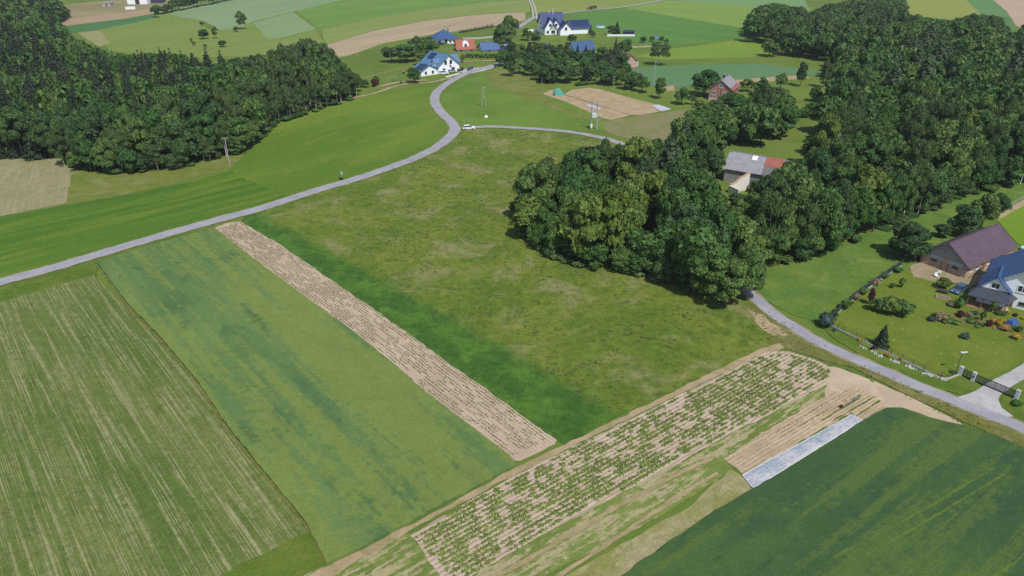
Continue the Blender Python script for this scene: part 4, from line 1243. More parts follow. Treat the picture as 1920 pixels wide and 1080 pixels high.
# red brick house with grey roof
a, rz, L = frame_of((1328, 187), (1360, 196))
L = 34 * mpp(a) / max(.6, math.cos(rz))
rz = math.radians(-28)
e = empty('house', a, rz, 'red brick house with grey and red roof at the edge of the right wood', 'house')
L = 9.6; D = 12.5; hw = 5.0; hr = 8.6
body_gable(0, 0, L, D, hw, hr).build('wall', red_brick, e)
b = MB(); b.box(-.04, -.04, 0, L + .04, D + .04, 1.1); b.build('plinth', concrete, e)
rs_ = roof_gable(e, 0, 0, L, D, hw, hr, slate, .5, 'y', .18, fascia=dark_fr)
on_slope(e, 'tile_band', oldred, 1, L / 2, L + .5, hr, hw - .45, -.5, D + .5, .72, 1.0, .17, .05)
window(e, 'front', 1.3, hw * .45, 1.4, 1.7, L, D, white_fr, 2); window(e, 'front', 5.6, hw * .45, 1.4, 1.7, L, D, white_fr, 2)
window(e, 'front', L / 2 - .7, hw + .5, 1.3, 1.7, L, D, white_fr, 2)
b = MB(); b.tube((L / 2 + .2, -.08, 0), (L / 2 + .2, -.08, hw + .4), .07, .07, 6); b.build('downpipe', dark_fr, e)
chimney(e, L / 2 - .6, 5.5, hr - .6, hr + 1.6, .8, charcoal)

# ---- grey roofed ruin in the wood
a = gp(1356, 340)
rz = math.radians(-32)
e = empty('old_barn', a, rz, 'decaying barn with grey sheet roof and rusty red corner inside the wood', 'barn')
L = 16.5; D = 9.5; hw = hgt(a, 314); hr = hw + 3.6
body_gable(0, 0, L, D, hw, hr, 'x').build('wall', old_boards, e)
roof_gable(e, 0, 0, L * .62, D, hw, hr, asbestos, .5, 'x', .16)
m = D / 2; s_ = (hr - hw) / m
b = MB(); x0, x1 = L * .62 + .52, L + .5
b.prism([(x0, m, hr), (x0, -.5, hw - .5 * s_), (x0, -.5, hw - .5 * s_ + .12), (x0, m, hr + .12)], (x1 - x0, 0, 0)); b.build('roof_slope', tiles('stained_grey_sheets', (.17, .15, .16), .9, 0, .9, .9), e)
b = MB(); b.prism([(x0 - .3, m, hr + .14), (x0 - .3, m * .45, hr - m * .55 * s_ + .14), (x0 - .3, m * .45, hr - m * .55 * s_ + .2), (x0 - .3, m, hr + .2)], (x1 - x0 - 1.0, 0, 0)); b.build('rusty_roof_patch', tiles('rusty_tiles', (.36, .12, .09), .3, 0, .35, .9), e)
b = MB(); b.prism([(x0, m, hr + .12), (x0, D + .5, hw - .5 * s_ + .12), (x0, D + .5, hw - .5 * s_), (x0, m, hr)], (x1 - x0, 0, 0)); b.build('roof_slope', oldred, e)
b = MB(); b.prism([(L * .40, m - .4, hr - .3 * s_ + .18), (L * .40, m - 1.5, hr - 1.5 * s_ + .2), (L * .40, m - 1.5, hr - 1.5 * s_ + .24), (L * .40, m - .4, hr - .3 * s_ + .22)], (1.5, 0, 0)); b.build('white_patch', white_pl, e)
b = MB(); b.box(L * .3, -.05, .02, L * .42, -.002, 2.4); b.build('door_opening', plain_mat('dark_opening', (.012, .012, .012), .9), e)
for i in range(5):
    x = L + .5 - i * .02
    b = MB(); y = .5 + i * 1.9; zz = hr - abs(y - m) * s_
    b.box(L + .52, y, zz - .1, L + 1.6, y + .12, zz + .02); b.build('rafter', old_boards, e)
# white broken wall in front
a2 = gp(1368, 362)
e = empty('broken_wall', a2, math.radians(24), 'crumbling whitewashed wall standing in front of the grey roofed ruin', 'ruin wall')
peel = plain_mat('peeling_whitewash', (.72, .68, .62), .95, var=.06, dirt=(.45, .28, .18), scale=.8)
b = MB()
zz = [2.6, 2.5, 2.9, 3.6, 4.2, 4.4, 4.9, 5.0]
n = len(zz)
for i in range(n - 1):
    x0, x1 = i * .95, (i + 1) * .95
    b.prism([(x0, 0, 0), (x1, 0, 0), (x1, 0, zz[i + 1]), (x0, 0, zz[i])], (0, .55, 0))
b.build('wall_face', peel, e)
b = MB()
for i in range(n - 1):
    x0, x1 = i * .95, (i + 1) * .95
    b.prism([(x0, -.06, zz[i] + .01), (x1, -.06, zz[i + 1] + .01), (x1, -.06, zz[i + 1] + .14), (x0, -.06, zz[i] + .14)], (0, .67, 0))
b.build('coping', plain_mat('orange_brick_coping', (.5, .3, .18), .9, var=.2), e)
b = MB(); b.box(-.4, -4.0, 0, 0, 0.3, 2.3); b.build('wall_return', peel, e)

# ---- sheds and small structures
def shed(name, label, px, py, wpx, hpx, dm, mat, rz=0, cat='shed', roof=None):
    p = gp(px, py); g = mpp(p); w = wpx * g; h = hpx * g
    e = empty(name, p, rz, label, cat)
    MB().box(-w / 2, 0, 0, w / 2, dm, h).build('wall', mat, e)
    b = MB(); b.add([(-w/2-.3, -.3, h + .01), (w/2+.3, -.3, h + .01), (w/2+.3, dm + .3, h + .5), (-w/2-.3, dm + .3, h + .5), (-w/2-.3, -.3, h + .15), (w/2+.3, -.3, h + .15), (w/2+.3, dm+.3, h+.64), (-w/2-.3, dm+.3, h+.64)],
       [(3, 2, 1, 0), (4, 5, 6, 7), (0, 1, 5, 4), (1, 2, 6, 5), (2, 3, 7, 6), (3, 0, 4, 7)]); b.build('roof', roof or mat, e)
    b = MB(); b.box(-w * .1, -.06, .02, w * .12, -.003, h * .85); b.build('door', dark_fr, e)
    return e
shed('shed', 'long dark navy shed behind the gardens of the village', 1178, 67, 20, 6, 6, plain_mat('navy_boards', (.03, .035, .06), .7), math.radians(-14))
shed('shed', 'small dark garden hut beside the blue pool', 1106, 55, 7, 6, 3, plain_mat('dark_hut_boards', (.05, .07, .08), .8), 0)
shed('farm_building', 'white farm shed with blue roof at the far top left', 258, 8, 36, 10, 14, white_pl, 0.05, 'farm building', blue_tiles)
shed('farm_building', 'dark blue open barn right of the white farm shed', 288, 6, 30, 9, 12, plain_mat('navy_barn_sheets', (.03, .04, .10), .6), 0.12, 'farm building', blue_tiles)
shed('farm_building', 'low grey livestock shed at the far left of the farmyard', 200, 12, 14, 5, 8, concrete, 0.1, 'farm building', slate)
# silage wall and other white strips
def wallline(name, label, pts, h, w, m, cat='wall'):
    P = [gp(*q) for q in pts]
    e = empty(name, P[0], 0, label, cat)
    for i in range(len(P) - 1):
        a_, b_ = P[i] - P[0], P[i + 1] - P[0]
        d = (b_ - a_).normalized(); nr = Vector((-d.y, d.x, 0)) * w / 2
        b = MB(); b.prism([a_ - nr, b_ - nr, b_ + nr, a_ + nr], (0, 0, h + .01 * (i % 2))); b.build('wall_section', m, e)
    return e
wallline('silage_wall', 'long white silage cover beside the far farmyard', [(235, 18), (254, 17)], 2.0, 2.5, white_fr, 'silage cover')
wallline('garden_wall', 'low white garden wall behind the red roofed house', [(868, 74), (900, 73), (930, 70)], 1.0, .8, concrete)
wallline('retaining_wall', 'white retaining wall below the big navy roofed house', [(985, 60), (1000, 59), (1018, 58)], 1.4, .5, white_pl)
wallline('fence', 'thin pale fence along the gardens behind the cottage', [(1138, 68), (1160, 68), (1190, 68)], 1.2, .08, white_fr, 'fence')
wallline('driveway_wall', 'dark blue panel fence beside the driveway of the solar house', [(876, 134), (887, 130)], 1.8, .12, plain_mat('blue_fence', (.06, .09, .17), .6), 'fence')
wallline('hedge_wall', 'low white stones edging the verge below the solar house', [(836, 145), (848, 142), (862, 138)], .35, .5, white_pl, 'kerb stones')

# blue pool, tarps, trampolines
def disc(name, label, px, py, wpx, z, m, cat, rim):
    p = gp(px, py); r = wpx * mpp(p) / 2
    e = empty(name, p, 0, label, cat)
    b = MB(); b.tube((0, 0, .02), (0, 0, z), r, r, 24); b.build('side', rim, e)
    b = MB(); b.tube((0, 0, z + .003), (0, 0, z + .05), r * .94, r * .94, 24); b.build('top', m, e)
disc('pool', 'round bright blue garden pool behind the village', 1125, 51, 17, .9, plain_mat('pool_cover', (.06, .22, .45), .4), 'pool', white_fr)
disc('pool', 'pale blue paddling pool cut by the right picture edge beside the barn', 1921, 470, 16, .8, plain_mat('pale_pool', (.35, .62, .78), .3), 'pool', white_fr)
disc('trampoline', 'round trampoline in the garden left of the solar house', 789, 98, 9, 1.0, dark_fr, 'trampoline', plain_mat('tramp_blue', (.12, .25, .45), .6))
e = empty('tarpaulin', gp(1228, 72), .2, 'crumpled blue tarpaulin on the field edge near the orchard', 'tarpaulin')
b = MB(); b.add([(-2.5, -1, .03), (2.5, -1.4, .03), (3, 2, .03), (-2, 2.4, .03), (0, .6, 1.9)], [(0, 1, 4), (1, 2, 4), (2, 3, 4), (3, 0, 4), (3, 2, 1, 0)]); b.build('sheet', plain_mat('blue_tarp', (.04, .10, .35), .5), e)
e = empty('tarpaulin', gp(1896, 608), .5, 'blue cover over garden furniture among the yellow shrubs', 'tarpaulin')
b = MB(); b.add([(-1.1, -.8, .02), (1.2, -.9, .02), (1.1, .9, .02), (-1.1, .8, .02), (-.7, -.4, 1.0), (.7, -.5, 1.15), (.7, .5, 1.1), (-.7, .5, .95)], [(0, 1, 5, 4), (1, 2, 6, 5), (2, 3, 7, 6), (3, 0, 4, 7), (4, 5, 6, 7), (3, 2, 1, 0)]); b.build('cover', plain_mat('blue_cover', (.04, .09, .26), .5), e)
# ---------------------------------------------------------------- crops and small plants
FM['potato'] = foliage_mat('potato_leaves', (.150, .225, .035), (.185, .255, .045), (.130, .205, .035), 0.25)
FM['sprout'] = foliage_mat('sprout_leaves', (.17, .155, .075), (.14, .14, .065), (.20, .18, .09), 0.2)
FM['cabbage'] = foliage_mat('cabbage_leaves', (.10, .16, .11), (.12, .18, .12), (.09, .14, .09), 0.1)
def vnoise(x, y, s, seed=0):
    x /= s; y /= s
    xi, yi = math.floor(x), math.floor(y); fx, fy = x - xi, y - yi
    def h(a, b):
        v = math.sin(a * 127.1 + b * 311.7 + seed * 74.7) * 43758.5453
        return v - math.floor(v)
    fx = fx * fx * (3 - 2 * fx); fy = fy * fy * (3 - 2 * fy)
    return (h(xi, yi) * (1 - fx) + h(xi + 1, yi) * fx) * (1 - fy) + (h(xi, yi + 1) * (1 - fx) + h(xi + 1, yi + 1) * fx) * fy

def plant_mesh(n, r, h, s, mat, name='foliage'):
    c = RS.normal(size=(n, 3)) * np.array([r * .5, r * .5, h * .25]) + np.array([0, 0, h * .55])
    c[:, 2] = np.clip(c[:, 2], 0.05, h)
    nn = np.stack([c[:, 0] / r, c[:, 1] / r, np.full(n, 1.6)], 1) + RS.normal(size=(n, 3)) * .35
    nn /= np.linalg.norm(nn, axis=1)[:, None]
    return quads_mesh(name, c, nn, RS.uniform(.7, 1.3, n) * s, RS, mat)
def mesh_arrays(me):
    v = np.empty(len(me.vertices) * 3, np.float32); me.vertices.foreach_get('co', v)
    return v.reshape(-1, 3)
def scatter_stuff(name, items, protos, mat, label, cat, z0=0.0):
    """items (x,y,scale); all quads joined in one mesh"""
    if not items: return
    arr = [mesh_arrays(p) for p in protos]
    V, T = [], []
    for x, y, s in items:
        v = arr[rng.randrange(len(arr))]
        t = rng.uniform(0, 6.28); ct, st = math.cos(t), math.sin(t)
        w = np.empty_like(v)
        w[:, 0] = (v[:, 0] * ct - v[:, 1] * st) * s + x; w[:, 1] = (v[:, 0] * st + v[:, 1] * ct) * s + y; w[:, 2] = v[:, 2] * s + z0
        V.append(w); T.append(np.full(len(v), rng.random(), np.float32))
    V = np.vstack(V); k = len(V) // 4
    me = bpy.data.meshes.new(name)
    me.vertices.add(len(V)); me.vertices.foreach_set('co', V.ravel())
    me.loops.add(4 * k); me.loops.foreach_set('vertex_index', np.arange(4 * k, dtype=np.int32))
    me.polygons.add(k); me.polygons.foreach_set('loop_start', np.arange(k, dtype=np.int32) * 4); me.polygons.foreach_set('loop_total', np.full(k, 4, dtype=np.int32))
    me.materials.append(mat); me.update(calc_edges=True)
    at = me.attributes.new('tone', 'FLOAT', 'POINT'); at.data.foreach_set('value', np.concatenate(T))
    o = bpy.data.objects.new(name, me); col.objects.link(o)
    return setp(o, label, cat, kind='stuff')

PP = [(775,1008),(870,950),(980,890),(1150,806),(1300,733),(1438,664),(1478,664),(1526,680),(1556,694),(1548,716),(1490,748),(1440,774),(1380,804),(1250,874),(1100,954),(960,1030),(870,1084),(850,1084)]
PPw = [gp(*q) for q in PP]
o0 = gp(768, 1006); u = Vector((math.cos(A_P), math.sin(A_P), 0)); vv = Vector((u.y, -u.x, 0))
pl = []
for r in range(-2, 34):
    t = -25.0
    while t < 95:
        q = o0 + u * (t + rng.uniform(-.08, .08)) + vv * (r * .75 - 6 + rng.uniform(-.04, .04))
        t += .42
        if not inpoly(q.x, q.y, [(w.x, w.y) for w in PPw]): continue
        keep = vnoise(t, r * 3.1, 1.1, 3) * .75 + vnoise(q.x, q.y, 7, 5) * .35
        if keep < .46: 
            if rng.random() < .25: pl.append((q.x, q.y, rng.uniform(.35, .6)))
            continue
        pl.append((q.x, q.y, rng.uniform(.62, 1.12)))
print('POTATO', len(pl))
potp = [plant_mesh(16, .36, .36, .22, FM['potato']) for i in range(6)]
pl.sort(key=lambda q: -q[2] / (q[0] ** 2 + q[1] ** 2 + H * H) ** .5)
for x, y, s in pl[:300]:
    o = bpy.data.objects.new('potato_plant', potp[rng.randrange(6)]); col.objects.link(o)
    o.location = (x, y, ZF['potato_field']); o.rotation_euler = (0, 0, rng.uniform(0, 6.28)); o.scale = (s, s, s)
    setp(o, 'bushy yellow green potato plant on the near half of the pale ridged field', 'potato plant', 'potato plants growing in rows on pale soil')
scatter_stuff('potato_rows', pl[300:], potp, FM['potato'], 'rows of leafy potato plants on the pale ridged field', 'potato plants', ZF['potato_field'])

# small sprouts on the long soil strip
def along(P, t):
    L = [0]
    for i in range(len(P) - 1): L.append(L[-1] + (P[i + 1] - P[i]).length)
    d = t * L[-1]
    for i in range(len(P) - 1):
        if d <= L[i + 1]: return P[i].lerp(P[i + 1], (d - L[i]) / (L[i + 1] - L[i] + 1e-9))
    return P[-1]
EL = [gp(*q) for q in [(404,430),(480,491),(560,551),(650,616),(720,671),(800,741),(880,801),(960,862)]]
ER = [gp(*q) for q in [(450,417),(520,457),(600,512),(680,567),(760,622),(840,682),(900,723),(980,782),(1042,828)]]
sproutp = [plant_mesh(4, .12, .10, .13, FM['sprout']) for i in range(4)]
it = []
NR = 14
for r in range(NR):
    s = (r + .5) / NR
    t = 0.004
    while t < .995:
        q = along(EL, t).lerp(along(ER, t), s)
        k = vnoise(t * 60, r * 1.7, 1.0, 8)
        if k > .36: it.append((q.x + rng.uniform(-.04, .04), q.y + rng.uniform(-.04, .04), rng.uniform(.8, 1.6)))
        t += .0024
scatter_stuff('seedling_rows', it, sproutp, FM['sprout'], 'thin rows of small olive seedlings on the long pale soil strip', 'seedlings', ZF['soil_strip'])
# vegetable beds
it = []; itc = []
for (a_, b_, st, s0, s1) in (((1455,812),(1600,728),.45,.9,1.5), ((1464,820),(1614,735),.5,.9,1.4), ((1400,846),(1470,806),.7,.5,.9), ((1420,866),(1530,804),.5,.4,.8), ((1500,800),(1560,768),.6,.7,1.2)):
    A_, B_ = gp(*a_), gp(*b_); n = int((B_ - A_).length / st)
    for i in range(n):
        q = A_.lerp(B_, i / n)
        if rng.random() < .8: it.append((q.x + rng.uniform(-.1, .1), q.y + rng.uniform(-.1, .1), rng.uniform(s0, s1)))
scatter_stuff('bed_seedlings', it, sproutp, FM['sprout'], 'dotted rows of young vegetables on the small sandy beds', 'seedlings', ZF['vegetable_beds'])
cab = [plant_mesh(18, .28, .3, .2, FM['cabbage']) for i in range(3)]
A_, B_ = gp(1578, 768), gp(1614, 742)
for i in range(9):
    q = A_.lerp(B_, (i + .5) / 9)
    o = bpy.data.objects.new('cabbage', cab[i % 3]); col.objects.link(o); o.location = (q.x, q.y, ZF['vegetable_beds']); o.scale = (rng.uniform(.8, 1.2),) * 3
    setp(o, 'blue green cabbage in the short row above the fleece covers', 'cabbage', 'cabbages in one short row')
plm = plant_mesh(40, .4, .5, .25, FM['plum'])
q = gp(1577, 765); o = bpy.data.objects.new('red_cabbage', plm); col.objects.link(o); o.location = (q.x, q.y, ZF['vegetable_beds'])
setp(o, 'dark red leafy plant at the lower end of the cabbage row', 'plant')

# tall grass tufts on the rough meadow, the verges and the grass by the wood
FM['tuft'] = foliage_mat('grass_tufts', (.090, .130, .032), (.125, .150, .044), (.165, .165, .075), 0.15)
FM['weed'] = foliage_mat('weed_tufts', (.062, .112, .030), (.080, .128, .036), (.070, .12, .032), 0.15)
tp = []
for i in range(5):
    n = 5
    c = RS.normal(size=(n, 3)) * np.array([.16, .16, .05]) + np.array([0, 0, .13])
    c[:, 2] = np.clip(c[:, 2], .06, .4)
    nn = RS.normal(size=(n, 3)) * .5 + np.array([0, 0, 1.3]); nn /= np.linalg.norm(nn, axis=1)[:, None]
    tp.append(quads_mesh('tuft', c, nn, RS.uniform(.22, .42, n), RS, FM['tuft']))
def tufts(name, poly, dens, mat, label, s0=.7, s1=1.5, thr=.35, ns=6.0, seed=1):
    Pw = [(w.x, w.y) for w in (gp(*q) for q in poly)]
    x0, x1 = min(p[0] for p in Pw), max(p[0] for p in Pw); y0, y1 = min(p[1] for p in Pw), max(p[1] for p in Pw)
    n = int((x1 - x0) * (y1 - y0) * dens); L = []
    for i in range(n):
        x, y = rng.uniform(x0, x1), rng.uniform(y0, y1)
        if inpoly(x, y, Pw) and vnoise(x, y, ns, seed) * .6 + vnoise(x, y, ns * .3, seed + 3) * .4 > thr + rng.uniform(-.1, .1):
            L.append((x, y, rng.uniform(s0, s1)))
    scatter_stuff(name, L, tp, mat, label, 'grass', ZF['meadow'] - .05)
    return len(L)
MEAD = [(620,360),(750,308),(862,256),(960,250),(1060,256),(1110,275),(1000,310),(985,440),(1120,505),(1370,575),(1430,600),(1465,640),(1300,708),(1140,784),(1050,715),(880,630),(720,540)]
tufts('verge_tufts', [(1410,590),(1470,655),(1540,682),(1600,700),(1700,748),(1800,796),(1920,850),(1920,822),(1800,766),(1700,722),(1600,676),(1500,625),(1440,584)], .9, FM['tuft'], 'dry grass tufts on the verge below the lane', s0=.5, s1=1.0, thr=.4)
tufts('meadow_tufts', MEAD, .5, FM['tuft'], 'yellowish grass tufts over the rough meadow', s0=.6, s1=1.1, thr=.5)

# ---------------------------------------------------------------- fleece covers
fw = NT('garden_fleece')
p_ = fw.pos(A_K)
nn_ = fw.noise(p_, 0.16, 4, .7, 0.4)
cc_ = fw.mix(fw.ramp(nn_, .46, .58), (.42, .42, .45), (.27, .33, .37))
cc_ = fw.mix(fw.ramp(fw.noise(p_, 1.6, 2), .5, .62), cc_, (.34, .34, .38))
fleece = fw.finish(cc_, .8, bump=fw.noise(fw.pos(A_K, .5, 2.0), 1.6, 4), bump_d=.25)
hem = plain_mat('fleece_hem', (.60, .60, .63), .8, var=.03)
c0, c1, c2, c3 = gp(1392, 893), gp(1597, 779), gp(1617, 790), gp(1412, 918)
for t0, t1, lab in ((0, .17, 'whitish garden fleece at the lower left end of the covered bed'), (.17, .62, 'long garden fleece turning from white to pale blue in the middle of the covered bed'), (.62, 1, 'pale blue and white garden fleece at the upper right end of the covered bed')):
    e = empty('fleece_cover', c0.lerp(c1, t0), 0, lab, 'garden fleece')
    org = c0.lerp(c1, t0)
    nu, nv_ = max(6, int(44 * (t1 - t0))), 7
    vs_, fs = [], []
    for i in range(nu + 1):
        for j in range(nv_ + 1):
            t = t0 + (t1 - t0) * i / nu; s = j / nv_
            q = c0.lerp(c1, t).lerp(c3.lerp(c2, t), s) - org
            ed = min(i, nu - i, j, nv_ - j)
            z = .19 if ed == 0 else .32 + .09 * math.sin(t * 150) * math.sin(s * 9) + rng.uniform(-.03, .03)
            jx = rng.uniform(-.10, .10) if j in (0, nv_) else 0
            vs_.append((q.x + jx, q.y + jx, z))
    for i in range(nu):
        for j in range(nv_):
            k = i * (nv_ + 1) + j
            fs.append((k, k + nv_ + 1, k + nv_ + 2, k + 1)[::-1])
    mesh_obj('sheet', vs_, fs, fleece, e, True)
    b = MB()
    for i in range(nu):
        for j in (0, nv_):
            a_, b_ = Vector(vs_[i * (nv_ + 1) + j]), Vector(vs_[(i + 1) * (nv_ + 1) + j])
            b.tube(a_, b_, .07, .07, 4, cap=False)
    for i in (0, nu):
        for j in range(nv_):
            b.tube(Vector(vs_[i * (nv_ + 1) + j]) + Vector((0, 0, .03)), Vector(vs_[i * (nv_ + 1) + j + 1]) + Vector((0, 0, .03)), .07, .07, 4, cap=False)
    b.build('hem', hem, e)
for (pts, lab) in (([(1223,200),(1234,197),(1258,205.5),(1239,209.5)], 'pale grey fleece on the pointed corner of the far soil plot'), ([(1098,199),(1106,197),(1127,204),(1122,207)], 'small pale blue fleece on the narrow far soil plot')):
    W = [gp(*q) for q in pts]; e = empty('fleece_cover', W[0], 0, lab, 'garden fleece')
    b = MB(); b.prism([w - W[0] + Vector((0, 0, .1)) for w in W], (0, 0, .2)); b.build('sheet', plain_mat('pale_fleece', (.42, .44, .50), .8), e)

# ---------------------------------------------------------------- shrubs
def bush_mesh(kind, n=900, s=.09):
    c, nn, ss = crown_points(RS, 10, n, s0=s, rxy=.30, rz=.26, zc=.42, br=(.16, .26))
    c[:, 2] = np.clip(c[:, 2], .02, 1.05)
    return quads_mesh('foliage', c, nn, ss, RS, FM[kind], core(RS, .40, .34, .34))
BM = {}
def bush(px, py, hp, wp, kind, label, name='shrub', group=None, cat='shrub'):
    if kind not in BM: BM[kind] = [bush_mesh(kind) for i in range(2)]
    p = gp(px, py); h = max(.4, hgt(p, py - hp)); w = wp * mpp(p) * 1.15
    e = empty(name, (p.x, p.y, 0), rng.uniform(0, 6.28), label, cat, group); e.scale = (w, w, h)
    o = bpy.data.objects.new('foliage', BM[kind][rng.randrange(2)]); col.objects.link(o); o.parent = e
    b = MB(); 
    key = 'stemmesh'
    if key not in BM:
        for i in range(4):
            a_ = i * 1.6; b.tube((0, 0, 0), (math.cos(a_) * .2, math.sin(a_) * .2, .5), .02, .01, 5, False)
        me = bpy.data.meshes.new('stems'); me.from_pydata(b.v, [], b.f); me.materials.append(bark); BM[key] = me
    o = bpy.data.objects.new('stems', BM[key]); col.objects.link(o); o.parent = e
    return e

# edge growth that closes the woods down to the ground
def edge_row(pts, step, hr_, kinds, label, group, inset=1.0, wr=(3.5, 6.0)):
    W = [gp(*q) for q in pts]
    tot = sum((W[i + 1] - W[i]).length for i in range(len(W) - 1)); n = int(tot / step)
    for i in range(n):
        t = (i + rng.uniform(.2, .8)) / n
        q = along(W, t)
        q = q + Vector((rng.uniform(-.6, .6), inset * .4 + rng.uniform(-1.0, 1.4), 0))
        h = rng.uniform(*hr_)
        w = rng.uniform(*wr)
        tree(q, h, w, kinds[rng.randrange(len(kinds))], label, group, lod=0)
edge_row([(978,440),(1000,456),(1040,484),(1080,494),(1130,509),(1200,515),(1240,534),(1290,548),(1330,566)], 4.0, (5, 11), ['broad', 'broad', 'dark', 'lime'],
         'low leafy tree on the meadow side edge of the central clump', 'low trees along the clump edge', 1.5, (5, 8))
edge_row([(1418,502),(1460,500),(1500,494),(1545,472),(1600,452),(1660,424),(1700,408)], 3.8, (8, 16), ['broad', 'broad', 'dark'],
         'tree on the edge of the right wood above the tall grass', 'trees along the right wood edge', 1.5, (6, 9.5))
edge_row([(1700,408),(1760,392),(1800,368),(1880,350),(1960,349)], 5.0, (6, 15), ['broad', 'dark', 'birch'],
         'tree on the far edge of the right wood behind the barn', 'trees along the far right wood edge', 1.5, (6, 9))
edge_row([(0,298),(60,296),(108,294)], 3.5, (6, 15), ['spruce', 'dark', 'spruce'], 'dark tree at the edge of the left wood above the mown field', 'trees above the mown field', 2.0, (4.5, 6.5))
edge_row([(120,308),(140,320),(220,326),(300,322),(380,305),(440,290),(478,266)], 4.2, (5, 14), ['birch', 'broad', 'broad', 'dark'], 'leafy tree on the near rounded edge of the left wood', 'trees along the near left wood edge', 1.5, (6, 9))
edge_row([(478,264),(520,230),(600,206),(672,180)], 4.5, (8, 15), ['birch', 'birch', 'broad'], 'pale tree on the straight grass side edge of the left wood', 'trees along the straight wood edge', 2.0, (5, 8))
for pts_, lb_ in (([(120,310),(220,327),(300,323),(380,306),(440,291),(480,265),(520,232),(600,207),(672,182)], 'low bush at the grass edge of the left wood'), ([(980,444),(1040,486),(1130,511),(1200,517),(1290,550),(1335,568)], 'low bush at the meadow edge of the central clump'),
                 ([(1420,503),(1500,495),(1600,453),(1700,409),(1800,369),(1900,350)], 'low bush at the grass edge of the right wood')):
    W__ = [gp(*q) for q in pts_]; n__ = int(sum((W__[i + 1] - W__[i]).length for i in range(len(W__) - 1)) / 3.2)
    for i in range(n__):
        if rng.random() < .25: continue
        q = along(W__, (i + rng.random()) / n__); a_, b_ = proj(q.x, q.y + rng.uniform(-.8, .8), 0)
        bush(a_, b_, rng.uniform(1.2, 3.6) / mpp(q) * .9, rng.uniform(2.4, 4.6) / mpp(q), ('broad', 'dark', 'birch')[rng.randrange(3)], lb_, 'bush', lb_.replace('low bush', 'low bushes'))
ptree(1442, 376, 50, 46, 'broad', 'leafy tree hiding the right foot of the grey roofed ruin')
for a_ in ((1362,272,40,44,'broad','leafy tree right behind the left end of the grey roofed ruin'), (1392,270,36,40,'dark','dark tree behind the middle of the grey roofed ruin'), (1424,272,38,44,'broad','spreading tree behind the rusty end of the grey roofed ruin'), (1338,300,50,46,'broad','tree left of the ruin, upper one'),
           (1334,336,56,48,'dark','dark tree left of the ruin, lower one'), (1456,262,40,40,'lime','yellow green tree at the clearing behind the ruin'), (1404,240,36,42,'broad','leafy tree between the ruin and the brick house'), (1476,240,38,40,'dark','dark tree at the top of the grassy clearing'), (1418,362,26,30,'broad','low leafy tree before the ruin wall')):
    ptree(*a_)
ptree(1358, 572, 100, 92, 'broad', 'big bright leafy tree at the nearest tip of the central clump beside the lane', lod=0)
ptree(1300, 552, 150, 110, 'broad', 'widest crown in the near part of the central clump, left of the tip tree', lod=0)
# scattered trees in and around the grassy gap of the right wood
for a_ in ((1500,162,50,20,'dark','narrow columnar tree at the end of the sandy path'), (1545,165,56,26,'birch','slender olive tree right of the columnar tree'), (1526,190,30,24,'broad','round tree on the grass behind the columnar tree'),
           (1462,168,34,24,'broad','leafy tree standing on the sandy path edge'), (1440,88,0,0,'',''), (1442,106,32,34,'broad','round bush like tree in front of the dense far grove'),
           (1320,180,52,52,'broad','broad leafy tree left of the red brick house'), (1400,172,28,28,'lime','light green tree right of the red brick house'), (1425,180,36,36,'broad','leafy tree on the slope right of the brick house'),
           (1380,212,40,50,'broad','leafy tree in front of the brick house on the right'), (1345,214,30,40,'birch','pale thin tree in front of the brick house'), (1420,215,44,46,'broad','dark leafy tree between brick house and clearing')):
    if a_[4]: ptree(*a_)
